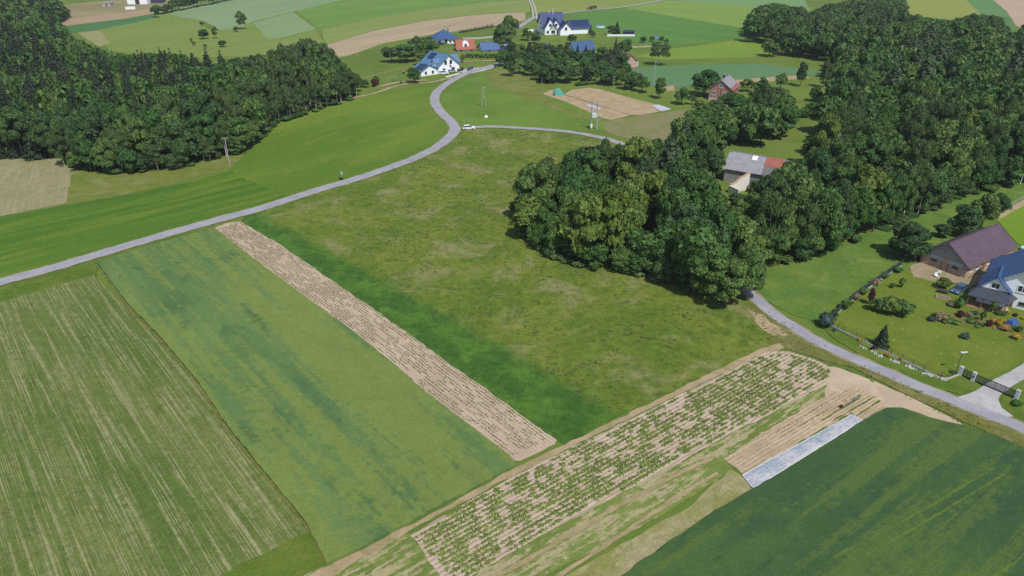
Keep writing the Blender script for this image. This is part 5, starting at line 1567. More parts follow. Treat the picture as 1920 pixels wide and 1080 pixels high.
# isolated trees
for a_ in ((454,55,36,24,'birch','tallest pale tree on the far left hill'), (383,73,20,20,'dark','round dark tree on the far left hill, left of the slim one'), (404,72,24,13,'birch','slim tree on the far left hill'), (443,60,12,11,'dark','small dark tree at the foot of the tallest hill tree'),
           (417,88,14,16,'broad','round small tree lowest on the far left hill'), (379,48,8,10,'dark','tiny dark bush at the top edge of the far left hill'), (359,79,8,8,'broad','tiny bush on the left of the far hill'), (364,86,9,8,'broad','second tiny bush on the left of the far hill'), (385,89,7,7,'broad','tiniest bush on the far hill'),
           (292,33,24,17,'dark','dark tree at the end of the far teal strip'),
           (1235,122,48,42,'birch','wide pale tree alone on the grass behind the blue green field'), (1204,173,30,30,'broad','round tree on the orchard grass, right of a close pair'), (1184,168,38,30,'broad','left tree of the close pair above the soil plot'),
           (1236,185,44,24,'broad','tall narrow tree right of the orchard pair'), (1278,196,34,30,'broad','bushy tree near the right corner of the soil plot'), (1192,162,30,30,'dark','dark tree behind the close pair above the soil plot'),
           (775,156,32,32,'broad','round dark green tree in front of the solar house'), (706,159,18,20,'broad','green tree behind the purple leaved shrub'), (684,164,16,20,'broad','low tree at the right tip of the left wood'),
           (943,92,52,38,'dark','tall dense dark tree beside the village road'), (957,84,62,34,'broad','taller lighter tree behind the dense dark one'),
           (735,117,34,40,'dark','left tree of the dark row behind the wood'), (762,116,38,46,'broad','largest tree of the dark row left of the solar house'), (798,110,42,44,'broad','right tree of the dark row left of the solar house'), (783,92,26,26,'birch','olive tree behind the dark row'), (812,100,30,26,'broad','tree touching the blue bungalow'),
           (788,122,24,26,'lime','small pale green tree behind the solar house'), (868,117,17,9,'lime','bright green column tree right of the solar house'), (1147,66,20,22,'dark','left of the two dark trees by the blue pool'), (1156,66,26,20,'spruce','pointed spruce by the blue pool'),
           (1107,66,12,11,'dark','small dark tree beside the garden hut'), (1206,80,13,14,'dark','left orchard tree by the blue tarpaulin'), (1222,78,12,12,'broad','middle orchard tree by the blue tarpaulin'), (1240,80,14,12,'broad','right orchard tree by the blue tarpaulin'), (1249,82,10,12,'broad','last small orchard tree by the field'),
           (1697,484,66,82,'dark','large dark spreading tree alone between wood and barn'), (1800,442,58,62,'dark','spreading dark tree behind the left end of the barn'), (1838,428,68,54,'broad','tall olive leafy tree behind the barn ridge'), (1862,412,56,46,'dark','dark tree right of the tall one behind the barn'), (1766,446,26,30,'dark','low dark tree at the left end of the barn trees'),
           (1720,398,30,38,'broad','low round tree just outside the wood edge'),
           (988,76,26,24,'broad','leafy tree at the left corner of the big navy roofed house'), (1004,82,22,20,'dark','dark tree before the left gable of the big navy roofed house'), (1072,82,20,22,'broad','round tree before the annexe of the big navy roofed house'), (1112,70,12,12,'broad','small round tree right of the solar covered annexe'), (1128,118,34,26,'broad','leafy tree right of the blue roofed cottage'),
           (1366,206,34,40,'broad','leafy tree hiding the right foot of the red brick house'), (1310,212,26,30,'lime','light green tree below the left side of the red brick house'), (1296,196,18,22,'birch','small pale tree on the grass left of the red brick house')):
    ptree(*a_)
for i_, a_ in enumerate(((262,168,62,34),(300,160,60,32),(330,165,66,36),(372,168,74,38),(398,166,76,36),(424,170,76,38),(452,182,70,34),(240,190,70,38),(215,172,64,34),(180,160,66,38),(150,172,66,40),(90,190,84,44),(40,200,88,44),(10,190,84,44),(60,150,64,36),(120,150,60,34))):
    ptree(a_[0], a_[1], a_[2] * .97, a_[3] * 1.25, 'spruce', 'tall blackish spruce whose tip stands above the left wood canopy', 'tall spruces standing above the left wood')
# village clump
VC = []
for y_, xs, hp in ((103, range(950, 1066, 14), 23), (115, range(944, 1170, 15), 30), (127, range(946, 1180, 15), 33), (139, range(960, 1170, 17), 33), (152, range(1006, 1150, 18), 34)):
    for x_ in xs:
        if x_ > 1160 and y_ == 127: continue
        VC.append((x_ + rng.uniform(-5, 5), y_ + rng.uniform(-4, 4), hp * rng.uniform(.75, 1.15), rng.uniform(24, 36)))
for x_, y_, h_, w_ in VC:
    r_ = rng.random()
    if x_ > 1105 and y_ < 125: h_ *= .7
    k_ = 'spruce' if r_ < .28 else ('dark' if r_ < .55 else ('pine' if r_ < .62 else 'broad'))
    nm_ = {'spruce': 'dark pointed spruce in the dense tree belt below the village houses', 'pine': 'brownish pine in the dense tree belt below the village houses'}.get(k_, 'leafy garden tree in the dense belt below the village houses')
    ptree(x_, y_, h_, w_ * (.75 if k_ == 'spruce' else 1), k_, nm_, 'village belt ' + {'spruce': 'spruces', 'pine': 'pines'}.get(k_, 'leafy trees'))
for a_ in ((1152,130,60,26,'spruce','tallest pointed spruce left of the pink block barn'), (1082,122,40,20,'spruce','left spruce in front of the blue roofed cottage'), (1097,124,42,20,'spruce','right spruce in front of the blue roofed cottage'),
           (1042,156,46,32,'dark','dark drooping tree at the front of the village belt'), (1022,157,34,26,'dark','dark tree left of the drooping one at the belt front'), (1100,152,32,30,'spruce','blue green spruce at the front of the village belt'),
           (1142,160,40,40,'broad','wide leafy tree at the right front of the village belt'), (1163,160,38,24,'lime','yellowish tree beside the wide one at the belt front'), (1176,168,34,24,'broad','rightmost leafy tree of the village belt'), (1172,104,34,30,'broad','leafy tree behind the pink block barn')):
    ptree(*a_)
# tree line at the top left edge
for i in range(16):
    x_ = 300 + i * 9
    ptree(x_ + rng.uniform(-3, 3), 27 - (x_ - 300) * .20, 16 + rng.uniform(-4, 8) + (10 if i > 3 else 0), 20, 'dark' if i % 3 else 'broad', 'dark tree in the row along the top edge of the far pale field', 'trees along the far pale field')
# thuja hedge behind the bungalow
for i in range(26):
    x_ = 862 + i * 2.5; ptree(x_, 62 - i * .46, 6.5 + rng.uniform(-1, 1.5), 3.2, 'spruce', 'small pointed thuja in the far hedge row along the tan field', 'thujas in the far hedge row', name='thuja')
for i in range(9):
    bush(768 + i * 7, 82 - i * 1.4, 8, 10, 'dark', 'dark hedge shrub on the field edge left of the bungalow', 'hedge_shrub', 'dark hedge along the tan field')
for i in range(9):
    bush(872 + i * 7, 109 - (i % 2), 11, 10, 'broad', 'green hedge shrub in front of the red roofed house', 'hedge_shrub', 'hedge before the village houses')
for i in range(9):
    bush(1082 + i * 9, 161 - i * 1.0, 9, 13, 'broad', 'dense green hedge shrub below the village belt', 'hedge_shrub', 'hedge along the soil plot path')
for a_ in ((703,163,19,17,'plum','purple leaved shrub beside the dirt path'), (753,158,9,5,'lime','tall narrow plant by the dirt path'), (757,138,9,8,'yellow','yellow shrub near the swing'), (867,133,9,8,'plum','purple round shrub beside the blue panel fence'), (929,127,9,7,'olive' if 0 else 'birch','round shrub at the road beside the village'),
           (1769,541,25,27,'lime','big yellow green round shrub beside the barn yard'), (1799,579,27,18,'broad','cone shaped green shrub in front of the parked car'), (1858,586,28,12,'lime','bright green column shrub at the terrace corner'), (1762,600,18,22,'pinkish','orange pink flowering shrub at the left end of the flower bed'),
           (1746,602,13,17,'bluish','grey green shrub at the left tip of the flower bed'), (1775,600,9,16,'lime','low green cushion shrub right of the orange pink one'), (1800,594,13,19,'plum','dark red shrub in the middle of the flower bed'), (1816,595,13,15,'pinkish','faded pink shrub right of the dark red one'), (1780,606,9,18,'broad','flat dark green cushion at the lawn side'),
           (1794,609,9,18,'lime','second flat green cushion at the lawn side'), (1822,606,10,20,'broad','broad low shrub in the bed centre'), (1840,602,24,11,'dark','blackish column conifer in the flower bed'), (1853,613,12,12,'plum','crimson shrub left of the yellow group'), (1861,606,13,13,'orange','orange shrub left in the yellow group'),
           (1871,611,13,12,'yellow','bright yellow shrub in the yellow group'), (1880,604,9,11,'yellow','small yellow shrub at the back of the yellow group'), (1884,620,13,20,'orange','big orange yellow shrub lowest in the yellow group'), (1904,637,15,17,'yellow','golden shrub alone below the blue cover'), (1909,622,14,16,'broad','green shrub beside the blue cover'),
           (1808,635,16,18,'bluish','blue green juniper alone on the lawn'), (1891,588,7,8,'yellow','small yellow shrub near the house wall'), (1903,594,8,10,'plum','dark red shrub near the house wall'), (1918,600,8,9,'yellow','yellow shrub at the right edge below the house'), (1783,574,12,16,'pinkish','brownish shrub beside the wooden planter'),
           (1875,590,8,22,'broad','low green shrubs in front of the terrace slab'), (1828,590,9,14,'bluish','grey shrub below the terrace'),
           (1645,584,38,34,'birch','left pale crown of the leafy garden thicket'), (1668,590,42,40,'lime','middle crown of the leafy garden thicket'), (1692,594,38,36,'broad','right crown of the leafy garden thicket'), (1630,572,40,15,'plum','dark brown shrub at the hedge beside the thicket'),
           (1546,613,34,34,'bluish','big dark shrub at the road end of the hedge'), (1583,580,27,24,'broad','rounded shrub in the middle of the hedge'), (1563,595,18,16,'dark','small dark shrub in the hedge'), (1603,562,16,18,'pinkish','brownish shrub on the outside of the hedge'), (1618,552,16,20,'birch','olive shrub on the outside of the hedge'),
           (1642,534,14,20,'pinkish','rusty wild shrub along the hedge'), (1658,522,14,18,'birch','yellowish wild shrub along the hedge'), (1680,510,15,20,'broad','green shrub at the barn end of the hedge'), (1690,540,26,12,'broad','slim green shrub inside the hedge near the barn yard'), (1672,540,12,12,'broad','low shrub inside the hedge'),
           (1565,622,9,10,'bluish','small grey shrub behind the roadside fence'), (1611,639,8,9,'orange','orange shrub, farthest left behind the roadside fence'), (1637,656,9,10,'plum','rust red shrub below the dark spruce'), (1664,668,8,10,'orange','orange shrub behind the middle of the roadside fence'), (1690,676,8,10,'orange','light orange shrub behind the roadside fence'),
           (1763,707,8,9,'orange','small orange shrub near the gate end of the fence'), (1785,700,8,12,'broad','green shrub beside the gate post'), (1904,760,12,22,'broad','green shrub outside the right gate post'), (1870,482,20,22,'broad','leafy shrub against the long barn wall'),
           (1700,478,10,14,'dark','low growth under the spreading tree'), (640,337,6,9,'dark','small dark bush at the foot of the road sign'), (745,392,7,12,'broad','')):
    if a_[5]: bush(*a_)
for i in range(34):
    x_ = rng.uniform(1746, 1912); t_ = (x_ - 1738) / 180
    y_ = 598 + t_ * 18 + rng.uniform(-8, 9)
    bush(x_, y_, rng.uniform(3.5, 7), rng.uniform(5, 11), ('broad', 'lime', 'birch', 'pinkish', 'broad', 'orange', 'plum')[rng.randrange(7)], 'small low plant between the larger shrubs of the flower bed', 'bedding_plant', 'small plants filling the flower bed', 'plant')
ptree(1651, 650, 42, 38, 'spruce', 'open dark spruce alone on the garden lawn', lod=0)
ptree(1110 - 5, 0 + 150, 20, 16, 'dark', 'small dark conifer at the hedge of the village belt')

# dead trees with bare white branches
def dead_tree(px, py, hp, label):
    p = gp(px, py); h = hgt(p, py - hp)
    e = empty('dead_tree', p, 0, label, 'dead tree')
    b = MB(); b.tube((0, 0, 0), (.2, 0, h * .6), .16, .1, 7); b.build('trunk', birch_bark, e)
    for i in range(9):
        a_ = i * .75; z = h * (.45 + .04 * i); L = h * rng.uniform(.18, .34)
        b = MB(); b.tube((.15, 0, z * .9), (math.cos(a_) * L * .5, math.sin(a_) * L * .5, z + L * .5), .07, .04, 5); b.tube((math.cos(a_) * L * .5, math.sin(a_) * L * .5, z + L * .5), (math.cos(a_) * L * .7, math.sin(a_) * L * .7, z + L * 1.1), .04, .015, 5)
        b.build('branch', birch_bark, e)
dead_tree(193, 262, 88, 'bare white dead tree standing out of the left wood')
dead_tree(1272, 425, 56, 'thin bare greyish tree showing inside the central clump')

# ---------------------------------------------------------------- vehicles
def paint(name, c): return plain_mat(name, c, .25, var=.02, spec=.6)
tyre = plain_mat('tyre', (.02, .02, .02), .9); rim_m = plain_mat('rim', (.35, .36, .38), .4, metal=.6); lamp_m = plain_mat('lamp_glass', (.7, .7, .68), .15, spec=.8); red_m = plain_mat('tail_lamp', (.4, .02, .02), .3)
def car(px, py, rz, L, W, Hh, mat, label, van=False):
    e = empty('parked_car', gp(px, py), rz, label, 'car')
    l = L / 2
    prof = [(-l, .32), (-l, .78), (-l * .97, .92), (l * .52, .95), (l * .9, .82), (l, .62), (l * .99, .3)]
    if van: prof = [(-l, .32), (-l, 1.0), (l * .5, 1.02), (l * .9, .9), (l, .66), (l, .3)]
    b = MB(); b.prism([(x, -W / 2, z) for x, z in prof], (0, W, 0)); b.build('body', mat, e)
    zt = Hh
    cab = [(-l * .93, .93), (-l * .78, zt - .04), (l * .12, zt), (l * .5, .96)] if not van else [(-l * .97, 1.0), (-l * .92, zt - .03), (l * .2, zt), (l * .55, 1.02)]
    b = MB(); n = len(cab); iy = W / 2 - .06; ty_ = W / 2 - .2
    vs_ = [(x, -(iy if i in (0, n - 1) else ty_), z) for i, (x, z) in enumerate(cab)] + [(x, (iy if i in (0, n - 1) else ty_), z) for i, (x, z) in enumerate(cab)]
    b.add(vs_, [(0, 1, 2, 3), (7, 6, 5, 4), (0, 4, 5, 1), (2, 6, 7, 3)]); b.build('windows', glass, e)
    b = MB(); b.box(cab[1][0], -ty_ + .01, zt - .03, cab[2][0], ty_ - .01, zt + .035); b.build('roof', mat, e)
    for x in (-l * .62, l * .62):
        for sg in (-1, 1):
            y = sg * (W / 2 - .1)
            b = MB(); b.tube((x, y - .11, .33), (x, y + .11, .33), .33, .33, 14); w = b.build('wheel', tyre, e)
            b = MB(); yy = y + sg * .112; b.tube((x, yy, .33), (x, yy + sg * .02, .33), .2, .2, 10); b.build('rim', rim_m, w)
    for sg in (-1, 1):
        b = MB(); b.box(l * .93, sg * W * .32 - .18, .62, l + .02, sg * W * .32 + .18, .78); b.build('headlight', lamp_m, e)
        b = MB(); b.box(-l - .02, sg * W * .38 - .12, .7, -l + .04, sg * W * .38 + .12, .9); b.build('tail_light', red_m, e)
        b = MB(); b.box(l * .3, sg * (W / 2 + .08) - .08, .93, l * .42, sg * (W / 2 + .08) + .08, 1.07); b.build('mirror', mat, e)
wp_ = paint('white_paint', (.80, .80, .82))
car(879, 242, math.radians(12), 4.6, 1.85, 1.5, wp_, 'white car waiting on the lane beside the road junction')
car(832, 139, math.radians(15), 4.8, 1.9, 1.7, wp_, 'white estate car parked in front of the solar house', True)
car(847, 135.5, math.radians(15), 4.3, 1.8, 1.5, paint('silver_green', (.35, .42, .42)), 'silvery car parked right of the white one at the solar house')
car(857, 133, math.radians(15), 4.0, 1.7, 1.45, paint('dark_paint', (.03, .035, .05)), 'dark car at the corner of the solar house')
car(1797, 547, math.radians(180 + 38), 4.4, 1.8, 1.5, paint('blue_paint', (.05, .10, .17)), 'dark blue car parked on the garden lawn beside the terrace roof')
# tractor with trailer
e = empty('tractor', gp(1105, 18), math.radians(176), 'small red tractor pulling a loaded trailer on the far lane', 'tractor')
rp = paint('red_paint', (.35, .05, .03))
b = MB(); b.box(.2, -.4, .9, 2.4, .4, 1.6); b.build('bonnet', rp, e)
b = MB(); b.box(-1.3, -.75, 1.0, .2, .75, 2.6); b.build('cab', glass, e)
b = MB(); b.box(-1.4, -.85, 2.6, .3, .85, 2.75); b.build('cab_roof', rp, e)
for x, r_, w_ in ((-.9, .85, .45), (1.8, .5, .3)):
    for sg in (-1, 1):
        b = MB(); b.tube((x, sg * .75 - w_ / 2, r_), (x, sg * .75 + w_ / 2, r_), r_, r_, 14); b.build('wheel', tyre, e)
e = empty('trailer', gp(1112, 17.5), math.radians(176), 'dark loaded trailer behind the far tractor', 'trailer')
b = MB(); b.box(-3.2, -1.1, .9, 1.8, 1.1, 1.5); b.build('bed', brown_wood, e)
b = MB(); b.prism([(-3.1, -1.05, 1.5), (1.7, -1.05, 1.5), (1.2, -.9, 2.7), (-2.6, -.9, 2.9)], (0, 2.0, 0)); b.build('load', plain_mat('dark_load', (.06, .05, .04), .9, var=.3), e)
for x in (-2, .8):
    for sg in (-1, 1):
        b = MB(); b.tube((x, sg * 1.0 - .15, .45), (x, sg * 1.0 + .15, .45), .45, .45, 12); b.build('wheel', tyre, e)

# ---------------------------------------------------------------- posts, poles, lamp, gate, fences
pole_m = plain_mat('grey_pole', (.36, .35, .33), .85)
def pole(px, py, topy, label, r=.14, arms=1, aframe=False):
    p = gp(px, py); h = hgt(p, topy); e = empty('utility_pole', p, math.radians(25), label, 'utility pole')
    if aframe:
        for sg in (-1, 1):
            b = MB(); b.tube((sg * 1.0, 0, 0), (sg * .12, 0, h), r, r * .7, 7); b.build('leg', pole_m, e)
        b = MB(); b.box(-.6, -.06, h * .5, .6, .06, h * .5 + .15); b.build('brace', pole_m, e)
    else:
        b = MB(); b.tube((0, 0, 0), (0, 0, h), r, r * .65, 8); b.build('shaft', pole_m, e)
    for i in range(arms):
        b = MB(); z = h - .3 - i * .7; b.box(-.8, -.05, z, .8, .05, z + .1); o = b.build('crossarm', pole_m, e)
        for x in (-.7, 0, .7):
            b = MB(); b.tube((x, 0, z + .1), (x, 0, z + .32), .05, .04, 6); b.build('insulator', white_fr, o)
    return e
pole(431, 312, 258, 'grey concrete pole at the tip of the left wood', .17)
pole(907, 201, 163, 'dark A shaped pole on the grass inside the road bend', .12, 1, True)
pole(1226, 156, 124, 'pale pole in front of the blue green field', .16)
pole(1229, 124, 94, 'pale pole in front of the wide pale tree', .16)
pole(1150, 170, 143, 'thin white pole above the soil plot beside the hedge', .12)
pole(1279, 111, 101, 'small dark pole far away on the lime green field', .12)
pole(1016, 158, 137, 'pale pole below the dark trees of the village belt', .1)
# transformer on two A frames
p = gp(1113, 243); g = mpp(p); h = hgt(p, 190)
e = empty('transformer_station', p, math.radians(8), 'grey transformer hung between twin tall poles beside the lane', 'transformer')
galv = plain_mat('galvanised_steel', (.33, .36, .39), .5)
for sx in (-1, 1):
    for sy in (-.6, .6):
        b = MB(); b.tube((sx * 5.5 * g, sy, 0), (sx * 5.2 * g, sy * .3, h), .15, .1, 7); b.build('leg', galv, e)
    for k in range(5):
        z = h * (.25 + .15 * k); b = MB(); b.box(sx * 5.35 * g - .05, -.5, z, sx * 5.35 * g + .05, .5, z + .1); b.build('rung', galv, e)
for z in (.42, .55, .78): b = MB(); b.box(-6 * g, -.08, h * z, 6 * g, .08, h * z + .16); b.build('crossbeam', galv, e)
b = MB(); b.box(-.9, -.6, h * .42 + .17, .9, .6, h * .42 + 1.6); tr_ = b.build('transformer_tank', plain_mat('pale_green_grey_tank', (.5, .56, .56), .6), e)
for x in (-.5, 0, .5): b = MB(); b.tube((x, 0, h * .42 + 1.6), (x, 0, h * .42 + 2.1), .08, .05, 6); b.build('bushing', white_fr, tr_)
b = MB(); b.box(-5.5 * g - .35, -.9, 1.0, -5.5 * g + .35, -.66, 2.3); b.build('switch_box', white_fr, e)
# road sign
p = gp(642, 337); e = empty('road_sign', p, math.radians(70), 'narrow pale road sign on a post beside the road', 'road sign')
h = hgt(p, 321)
b = MB(); b.tube((0, 0, 0), (0, 0, h), .05, .05, 6); b.build('post', galv, e)
b = MB(); b.prism([(-.35, -.02, h - 1.1), (.35, -.02, h - 1.1), (.35, -.02, h - .25), (0, -.02, h + .05), (-.35, -.02, h - .25)], (0, .03, 0)); b.build('plate', plain_mat('pale_sign_back', (.5, .58, .62), .5), e)
# bag in the grass
p = gp(912, 220); o = bush_mesh and None
b = MB(); b.add([(-.7, -.5, 0), (.7, -.5, 0), (.6, .5, 0), (-.7, .5, 0), (-.5, -.3, .75), (.45, -.3, .6), (.4, .3, .65), (-.45, .35, .8)], [(0, 1, 5, 4), (1, 2, 6, 5), (2, 3, 7, 6), (3, 0, 4, 7), (4, 5, 6, 7), (3, 2, 1, 0)])
o = b.build('sack', white_fr); o.location = p; setp(o, 'white sack lying in the grass inside the road bend', 'sack')
# swing
p = gp(737, 152); e = empty('swing', p, .2, 'white garden swing frame on the lawn left of the solar house', 'swing')
for x in (-1.6, 1.6):
    for y in (-1, 1):
        b = MB(); b.tube((x, y, 0), (x, 0, 2.2), .05, .05, 6); b.build('leg', galv, e)
b = MB(); b.tube((-1.7, 0, 2.22), (1.7, 0, 2.22), .05, .05, 6); b.build('beam', galv, e)
b = MB(); b.box(-.8, -.3, .5, .8, .3, .58); b.build('seat', dark_fr, e)
# net tent on the plot
p = gp(1048, 179); g = mpp(p)
e = empty('net_tent', p, .15, 'turquoise net tent on the corner of the far soil plot', 'net tent')
net = plain_mat('turquoise_net', (.10, .38, .30), .7)
w_ = 8 * g; h_ = hgt(p, 167)
b = MB(); b.prism([(-w_, -1.2, 0), (w_, -1.2, 0), (w_ * .9, -1.2, h_ * .5), (w_ * .35, -1.2, h_ * .92), (-w_ * .3, -1.2, h_), (-w_ * .9, -1.2, h_ * .75)], (0, 3.4, 0)); b.build('cover', net, e)
b = MB(); b.box(-w_ - .1, -1.4, 0, -w_ + .05, 2.4, h_ * .7); b.build('door_panel', plain_mat('pale_net', (.25, .5, .45), .7), e)
# street lamp with solar head beside the gate
p = gp(1792, 699); h = hgt(p, 661)
e = empty('street_lamp', p, math.radians(10), 'black post lamp with white solar head beside the garden gate', 'lamp')
b = MB(); b.tube((0, 0, 0), (0, 0, h), .055, .045, 8); b.build('post', dark_fr, e)
b = MB(); b.box(-.28, -.22, h - .02, .28, .22, h + .06); b.build('solar_panel', plain_mat('pale_panel', (.55, .6, .68), .3), e)
b = MB(); b.box(.28, -.1, h - .02, 1.0, .1, h + .05); b.build('lamp_head', white_fr, e)
b = MB(); b.tube((0, 0, h - .5), (.5, 0, h - .05), .025, .025, 6); b.build('arm', dark_fr, e)
# gate
anthr = plain_mat('anthracite_steel', (.035, .042, .055), .4)
post_m = plain_mat('light_gate_post', (.52, .56, .62), .8, var=.04)
A_, B_, C_ = gp(1799, 704), gp(1823, 715), gp(1904, 749)
Hp = hgt(A_, 688)
def gate_post(p, lab, knob=False):
    e = empty('gate_post', p, math.atan2(C_.y - B_.y, C_.x - B_.x), lab, 'gate post')
    b = MB(); b.box(-.27, -.27, 0, .27, .27, Hp); b.build('shaft', post_m, e)
    b = MB(); b.box(-.31, -.31, Hp + .001, .31, .31, Hp + .07); b.build('cap', concrete, e)
    if knob: b = MB(); b.box(-.12, -.32, Hp * .5, .14, -.272, Hp * .75); b.build('intercom', dark_fr, e)
gate_post(A_, 'light grey post left of the small wicket gate')
gate_post(B_, 'light grey post with dark intercom between wicket and sliding gate', True)
gate_post(C_, 'light grey post at the right end of the sliding gate')
def gate(name, a, b_, lab, nsl, solid=True, cat='gate'):
    d = b_ - a; L = d.length; e = empty(name, a, math.atan2(d.y, d.x), lab, cat)
    hh = Hp * .9; x0, x1 = .33, L - .33
    for (u0, v0, u1, v1, nm_) in ((x0, .12, x1, .42, 'bottom_beam'), (x0, hh - .07, x1, hh, 'top_rail'), (x0, .421, x0 + .07, hh - .071, 'upright'), (x1 - .07, .421, x1, hh - .071, 'upright')):
        b = MB(); b.box(u0, -.04, v0, u1, .04, v1); b.build(nm_, anthr, e)
    k = int(L / 1.9)
    for i in range(1, k + 1):
        x = x0 + (x1 - x0) * i / (k + 1); b = MB(); b.box(x - .03, -.035, .421, x + .03, .035, hh - .071); b.build('upright', anthr, e)
    for i in range(nsl):
        z = .5 + (hh - .65) * i / (nsl - 1); b = MB(); b.box(x0 + .071, -.02, z, x1 - .071, .02, z + .055); b.build('slat', anthr, e)
gate('sliding_gate', B_, C_, 'long anthracite sliding gate of thin horizontal slats across the driveway', 9)
gate('wicket_gate', A_, B_, 'short anthracite wicket gate of thin slats left of the sliding gate', 9)
# roadside fence on a low wall
def fence(name, pts, lab, base_m, base_h, post_step, mesh_h, mesh_m, cat='fence'):
    W = smooth_line(pts, 1.0)
    o_ = W[0].copy()
    e = empty(name, o_, 0, lab, cat)
    b = MB(); b2 = MB()
    for i in range(len(W) - 1):
        p0, p1 = W[i] - o_, W[i + 1] - o_
        d = (p1 - p0).normalized(); nr = Vector((-d.y, d.x, 0))
        b.prism([p0 - nr * .13, p1 - nr * .13, p1 + nr * .13, p0 + nr * .13], (0, 0, base_h))
        for k in range(4):
            z = base_h + mesh_h * (k + .5) / 4
            b2.box(0, 0, 0, 0, 0, 0) if False else b2.tube(p0 + Vector((0, 0, z)), p1 + Vector((0, 0, z)), .018, .018, 4, False)
    b.build('base_wall', base_m, e); o = b2.build('wire_mesh', mesh_m, e); o['kind'] = 'stuff'
    d = 0; nxt = 0
    for i in range(len(W) - 1):
        if d >= nxt:
            q = W[i] - o_; b = MB(); b.box(q.x - .04, q.y - .04, base_h + .001, q.x + .04, q.y + .04, base_h + mesh_h); b.build('post', mesh_m, e); nxt += post_step
        d += (W[i + 1] - W[i]).length
    return e
fence('roadside_fence', [(1541,604),(1570,618),(1604,634),(1640,652),(1680,671),(1720,690),(1752,706),(1772,712),(1784,709),(1797,704)], 'low grey wall with dark wire fence along the lane in front of the garden', concrete, .35, 2.3, 1.0, plain_mat('green_wire', (.04, .07, .05), .6))
hm = plain_mat('dark_privacy_mesh', (.03, .045, .05), .8)
W_ = [gp(*q) for q in [(1553,606),(1582,577),(1618,548),(1655,522),(1690,499)]]
e = empty('hedge_fence', W_[0], 0, 'dark screened fence with pale concrete base between meadow and garden', 'fence')
for i in range(4):
    n = 4
    for k in range(n):
        p0, p1 = W_[i].lerp(W_[i + 1], k / n) - W_[0], W_[i].lerp(W_[i + 1], (k + 1) / n) - W_[0]
        d = (p1 - p0).normalized(); nr = Vector((-d.y, d.x, 0)); off = nr * .25
        b = MB(); b.prism([p0 - nr * .1, p1 - nr * .1, p1 + nr * .1, p0 + nr * .1], (0, 0, .3)); b.build('base_slab', concrete, e)
        b = MB(); q0, q1 = p0 + d * .05 + Vector((0, 0, .301)), p1 - d * .05 + Vector((0, 0, .301)); b.prism([q0 - nr * .03, q1 - nr * .03, q1 + nr * .03, q0 + nr * .03], (0, 0, 1.25)); b.build('screen_panel', hm, e)
        b = MB(); b.box(p0.x - .05, p0.y - .05, .301, p0.x + .05, p0.y + .05, 1.7); b.build('post', hm, e)
# white rocks along the fence
st_m = plain_mat('white_stone', (.46, .47, .48), .9, var=.12)
b = MB()
for (x0, y0, x1, y1, n) in ((1612,650,1622,655,8),(1633,658,1650,668,16),(1670,674,1690,683,12),(1700,686,1716,692,14),(1732,699,1756,709,26),(1762,711,1770,713,6)):
    for i in range(n):
        t = rng.random(); q = gp(x0 + (x1 - x0) * t, y0 + (y1 - y0) * t); q += Vector((rng.uniform(-.5, .5), rng.uniform(-.4, .2), 0)); s = rng.uniform(.10, .28)
        vs_ = [(q.x + s * math.cos(a_) * rng.uniform(.7, 1.1), q.y + s * math.sin(a_) * rng.uniform(.7, 1.1), 0) for a_ in (0, 1.2, 2.5, 3.8, 5.1)]
        vs_ += [(q.x + (v[0] - q.x) * .6, q.y + (v[1] - q.y) * .6, s * rng.uniform(.8, 1.1)) for v in vs_]
        b.add(vs_, [(5, 6, 7, 8, 9)] + [(i_, (i_ + 1) % 5, (i_ + 1) % 5 + 5, i_ + 5) for i_ in range(5)])
o = b.build('rock_edging', st_m); setp(o, 'heaps of white stones at the foot of the roadside fence', 'stones', kind='stuff')
# posts of the far right paddock fence
pf = empty('paddock_fence', gp(1884, 396), 0, 'row of whitish leaning posts along the sandy path at the right edge', 'fence')
pp0 = gp(1884, 396)
for i in range(9):
    q = gp(1884 + i * 5.2, 396 - i * 3.0) - pp0
    b = MB(); b.tube(q, q + Vector((.3, .1, 1.9)), .09, .07, 6); b.build('post', plain_mat('whitish_wood', (.5, .5, .46), .9) if i == 0 else bpy.data.materials['whitish_wood'], pf)
b = MB()
for i in range(8):
    q0 = gp(1884 + i * 5.2, 396 - i * 3.0) - pp0; q1 = gp(1884 + (i + 1) * 5.2, 396 - (i + 1) * 3.0) - pp0
    b = MB(); b.tube(q0 + Vector((.2, .1, 1.3)), q1 + Vector((.2, .1, 1.3)), .02, .02, 4); b.build('wire', galv, pf)
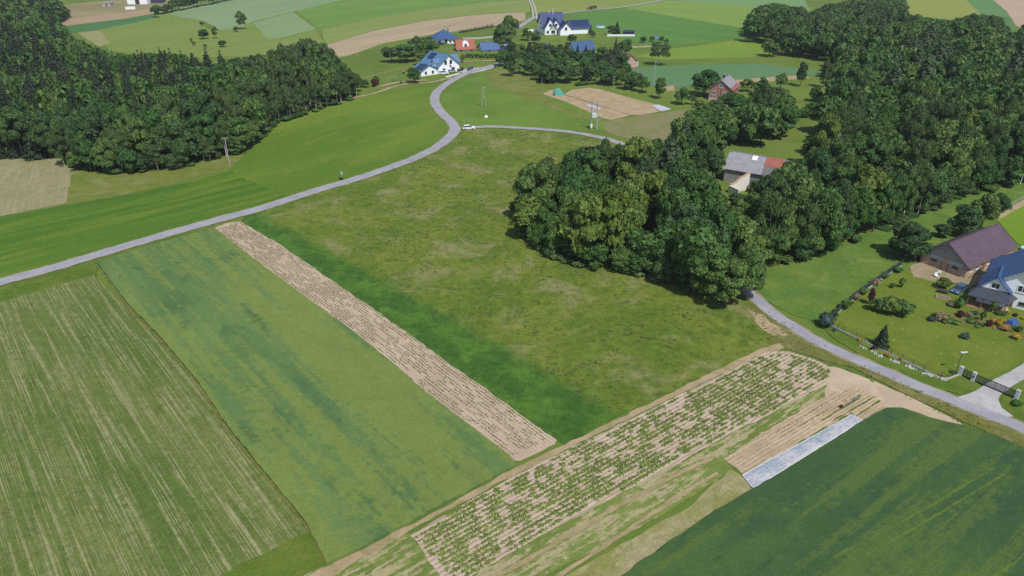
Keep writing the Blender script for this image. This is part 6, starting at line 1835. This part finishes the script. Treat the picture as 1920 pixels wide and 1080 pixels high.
# garden bits
e = empty('planter', gp(1767, 560), math.radians(-32), 'sunken rectangular wooden planter on the lawn beside the parked car', 'planter')
for (x0, y0, x1, y1) in ((-1.3, -.7, 1.3, -.55), (-1.3, .55, 1.3, .7), (-1.3, -.549, -1.15, .549), (1.15, -.549, 1.3, .549)):
    b = MB(); b.box(x0, y0, 0, x1, y1, .45); b.build('board', plain_mat('reddish_boards', (.36, .26, .22), .9) if x0 == -1.3 and y0 == -.7 else bpy.data.materials['reddish_boards'], e)
b = MB(); b.box(-1.149, -.549, 0.01, 1.149, .549, .2); b.build('soil', brown_wood, e)
e = empty('garden_table', gp(1768, 550), math.radians(-32), 'low dark grey table between the yellow green shrub and the planter', 'table')
b = MB(); b.box(-1.1, -.5, .7, 1.1, .5, .76); b.build('table_top', dark_fr, e)
for x in (-1, 1):
    for y in (-.4, .4): b = MB(); b.box(x - .04, y - .04, 0, x + .04, y + .04, .699); b.build('leg', dark_fr, e)
for q_, lab in (((1755, 520), 'left white garden chair on the barn yard'), ((1760, 514), 'right white garden chair on the barn yard')):
    e = empty('garden_chair', gp(*q_), rng.uniform(0, 3), lab, 'chair')
    b = MB(); b.box(-.35, -.35, .4, .35, .35, .48); b.build('seat', white_fr, e)
    b = MB(); b.box(-.35, .3, .481, .35, .36, 1.05); b.build('backrest', white_fr, e)
    for x in (-.3, .3):
        for y in (-.3, .25): b = MB(); b.box(x - .03, y - .03, 0, x + .03, y + .03, .399); b.build('leg', white_fr, e)
# daisies / pale flowers on the lawn
b = MB()
for i in range(22):
    q = gp(1600 + rng.random() * 290, 600 + rng.random() * 105)
    a_, c_ = proj(q.x, q.y, 0)
    if not inpoly(a_, c_, [(1600,630),(1640,600),(1700,600),(1760,612),(1880,640),(1910,660),(1800,700),(1700,675),(1640,650)]): continue
    s = rng.uniform(.06, .14); b.box(q.x - s, q.y - s, .1, q.x + s, q.y + s, ZF['garden_lawn'] + .04)
o = b.build('lawn_flowers', plain_mat('pale_flowers', (.34, .42, .2), .9)); setp(o, 'small pale flower patches dotted over the garden lawn', 'flowers', kind='stuff')
# air
hz = plain_mat('haze_dummy', (1, 1, 1)); bpy.data.materials.remove(hz)
hm_ = bpy.data.materials.new('air'); hm_.use_nodes = True; t_ = hm_.node_tree; t_.nodes.clear()
pv = t_.nodes.new('ShaderNodeVolumePrincipled'); pv.inputs['Color'].default_value = (.85, .92, 1, 1); pv.inputs['Density'].default_value = HAZE
mo = t_.nodes.new('ShaderNodeOutputMaterial'); t_.links.new(pv.outputs[0], mo.inputs['Volume'])
if HAZE > 0:
    b = MB(); b.box(-7000, -900, -1.0, 7000, 9500, H + 4); o = b.build('haze', hm_); setp(o, kind='stuff')
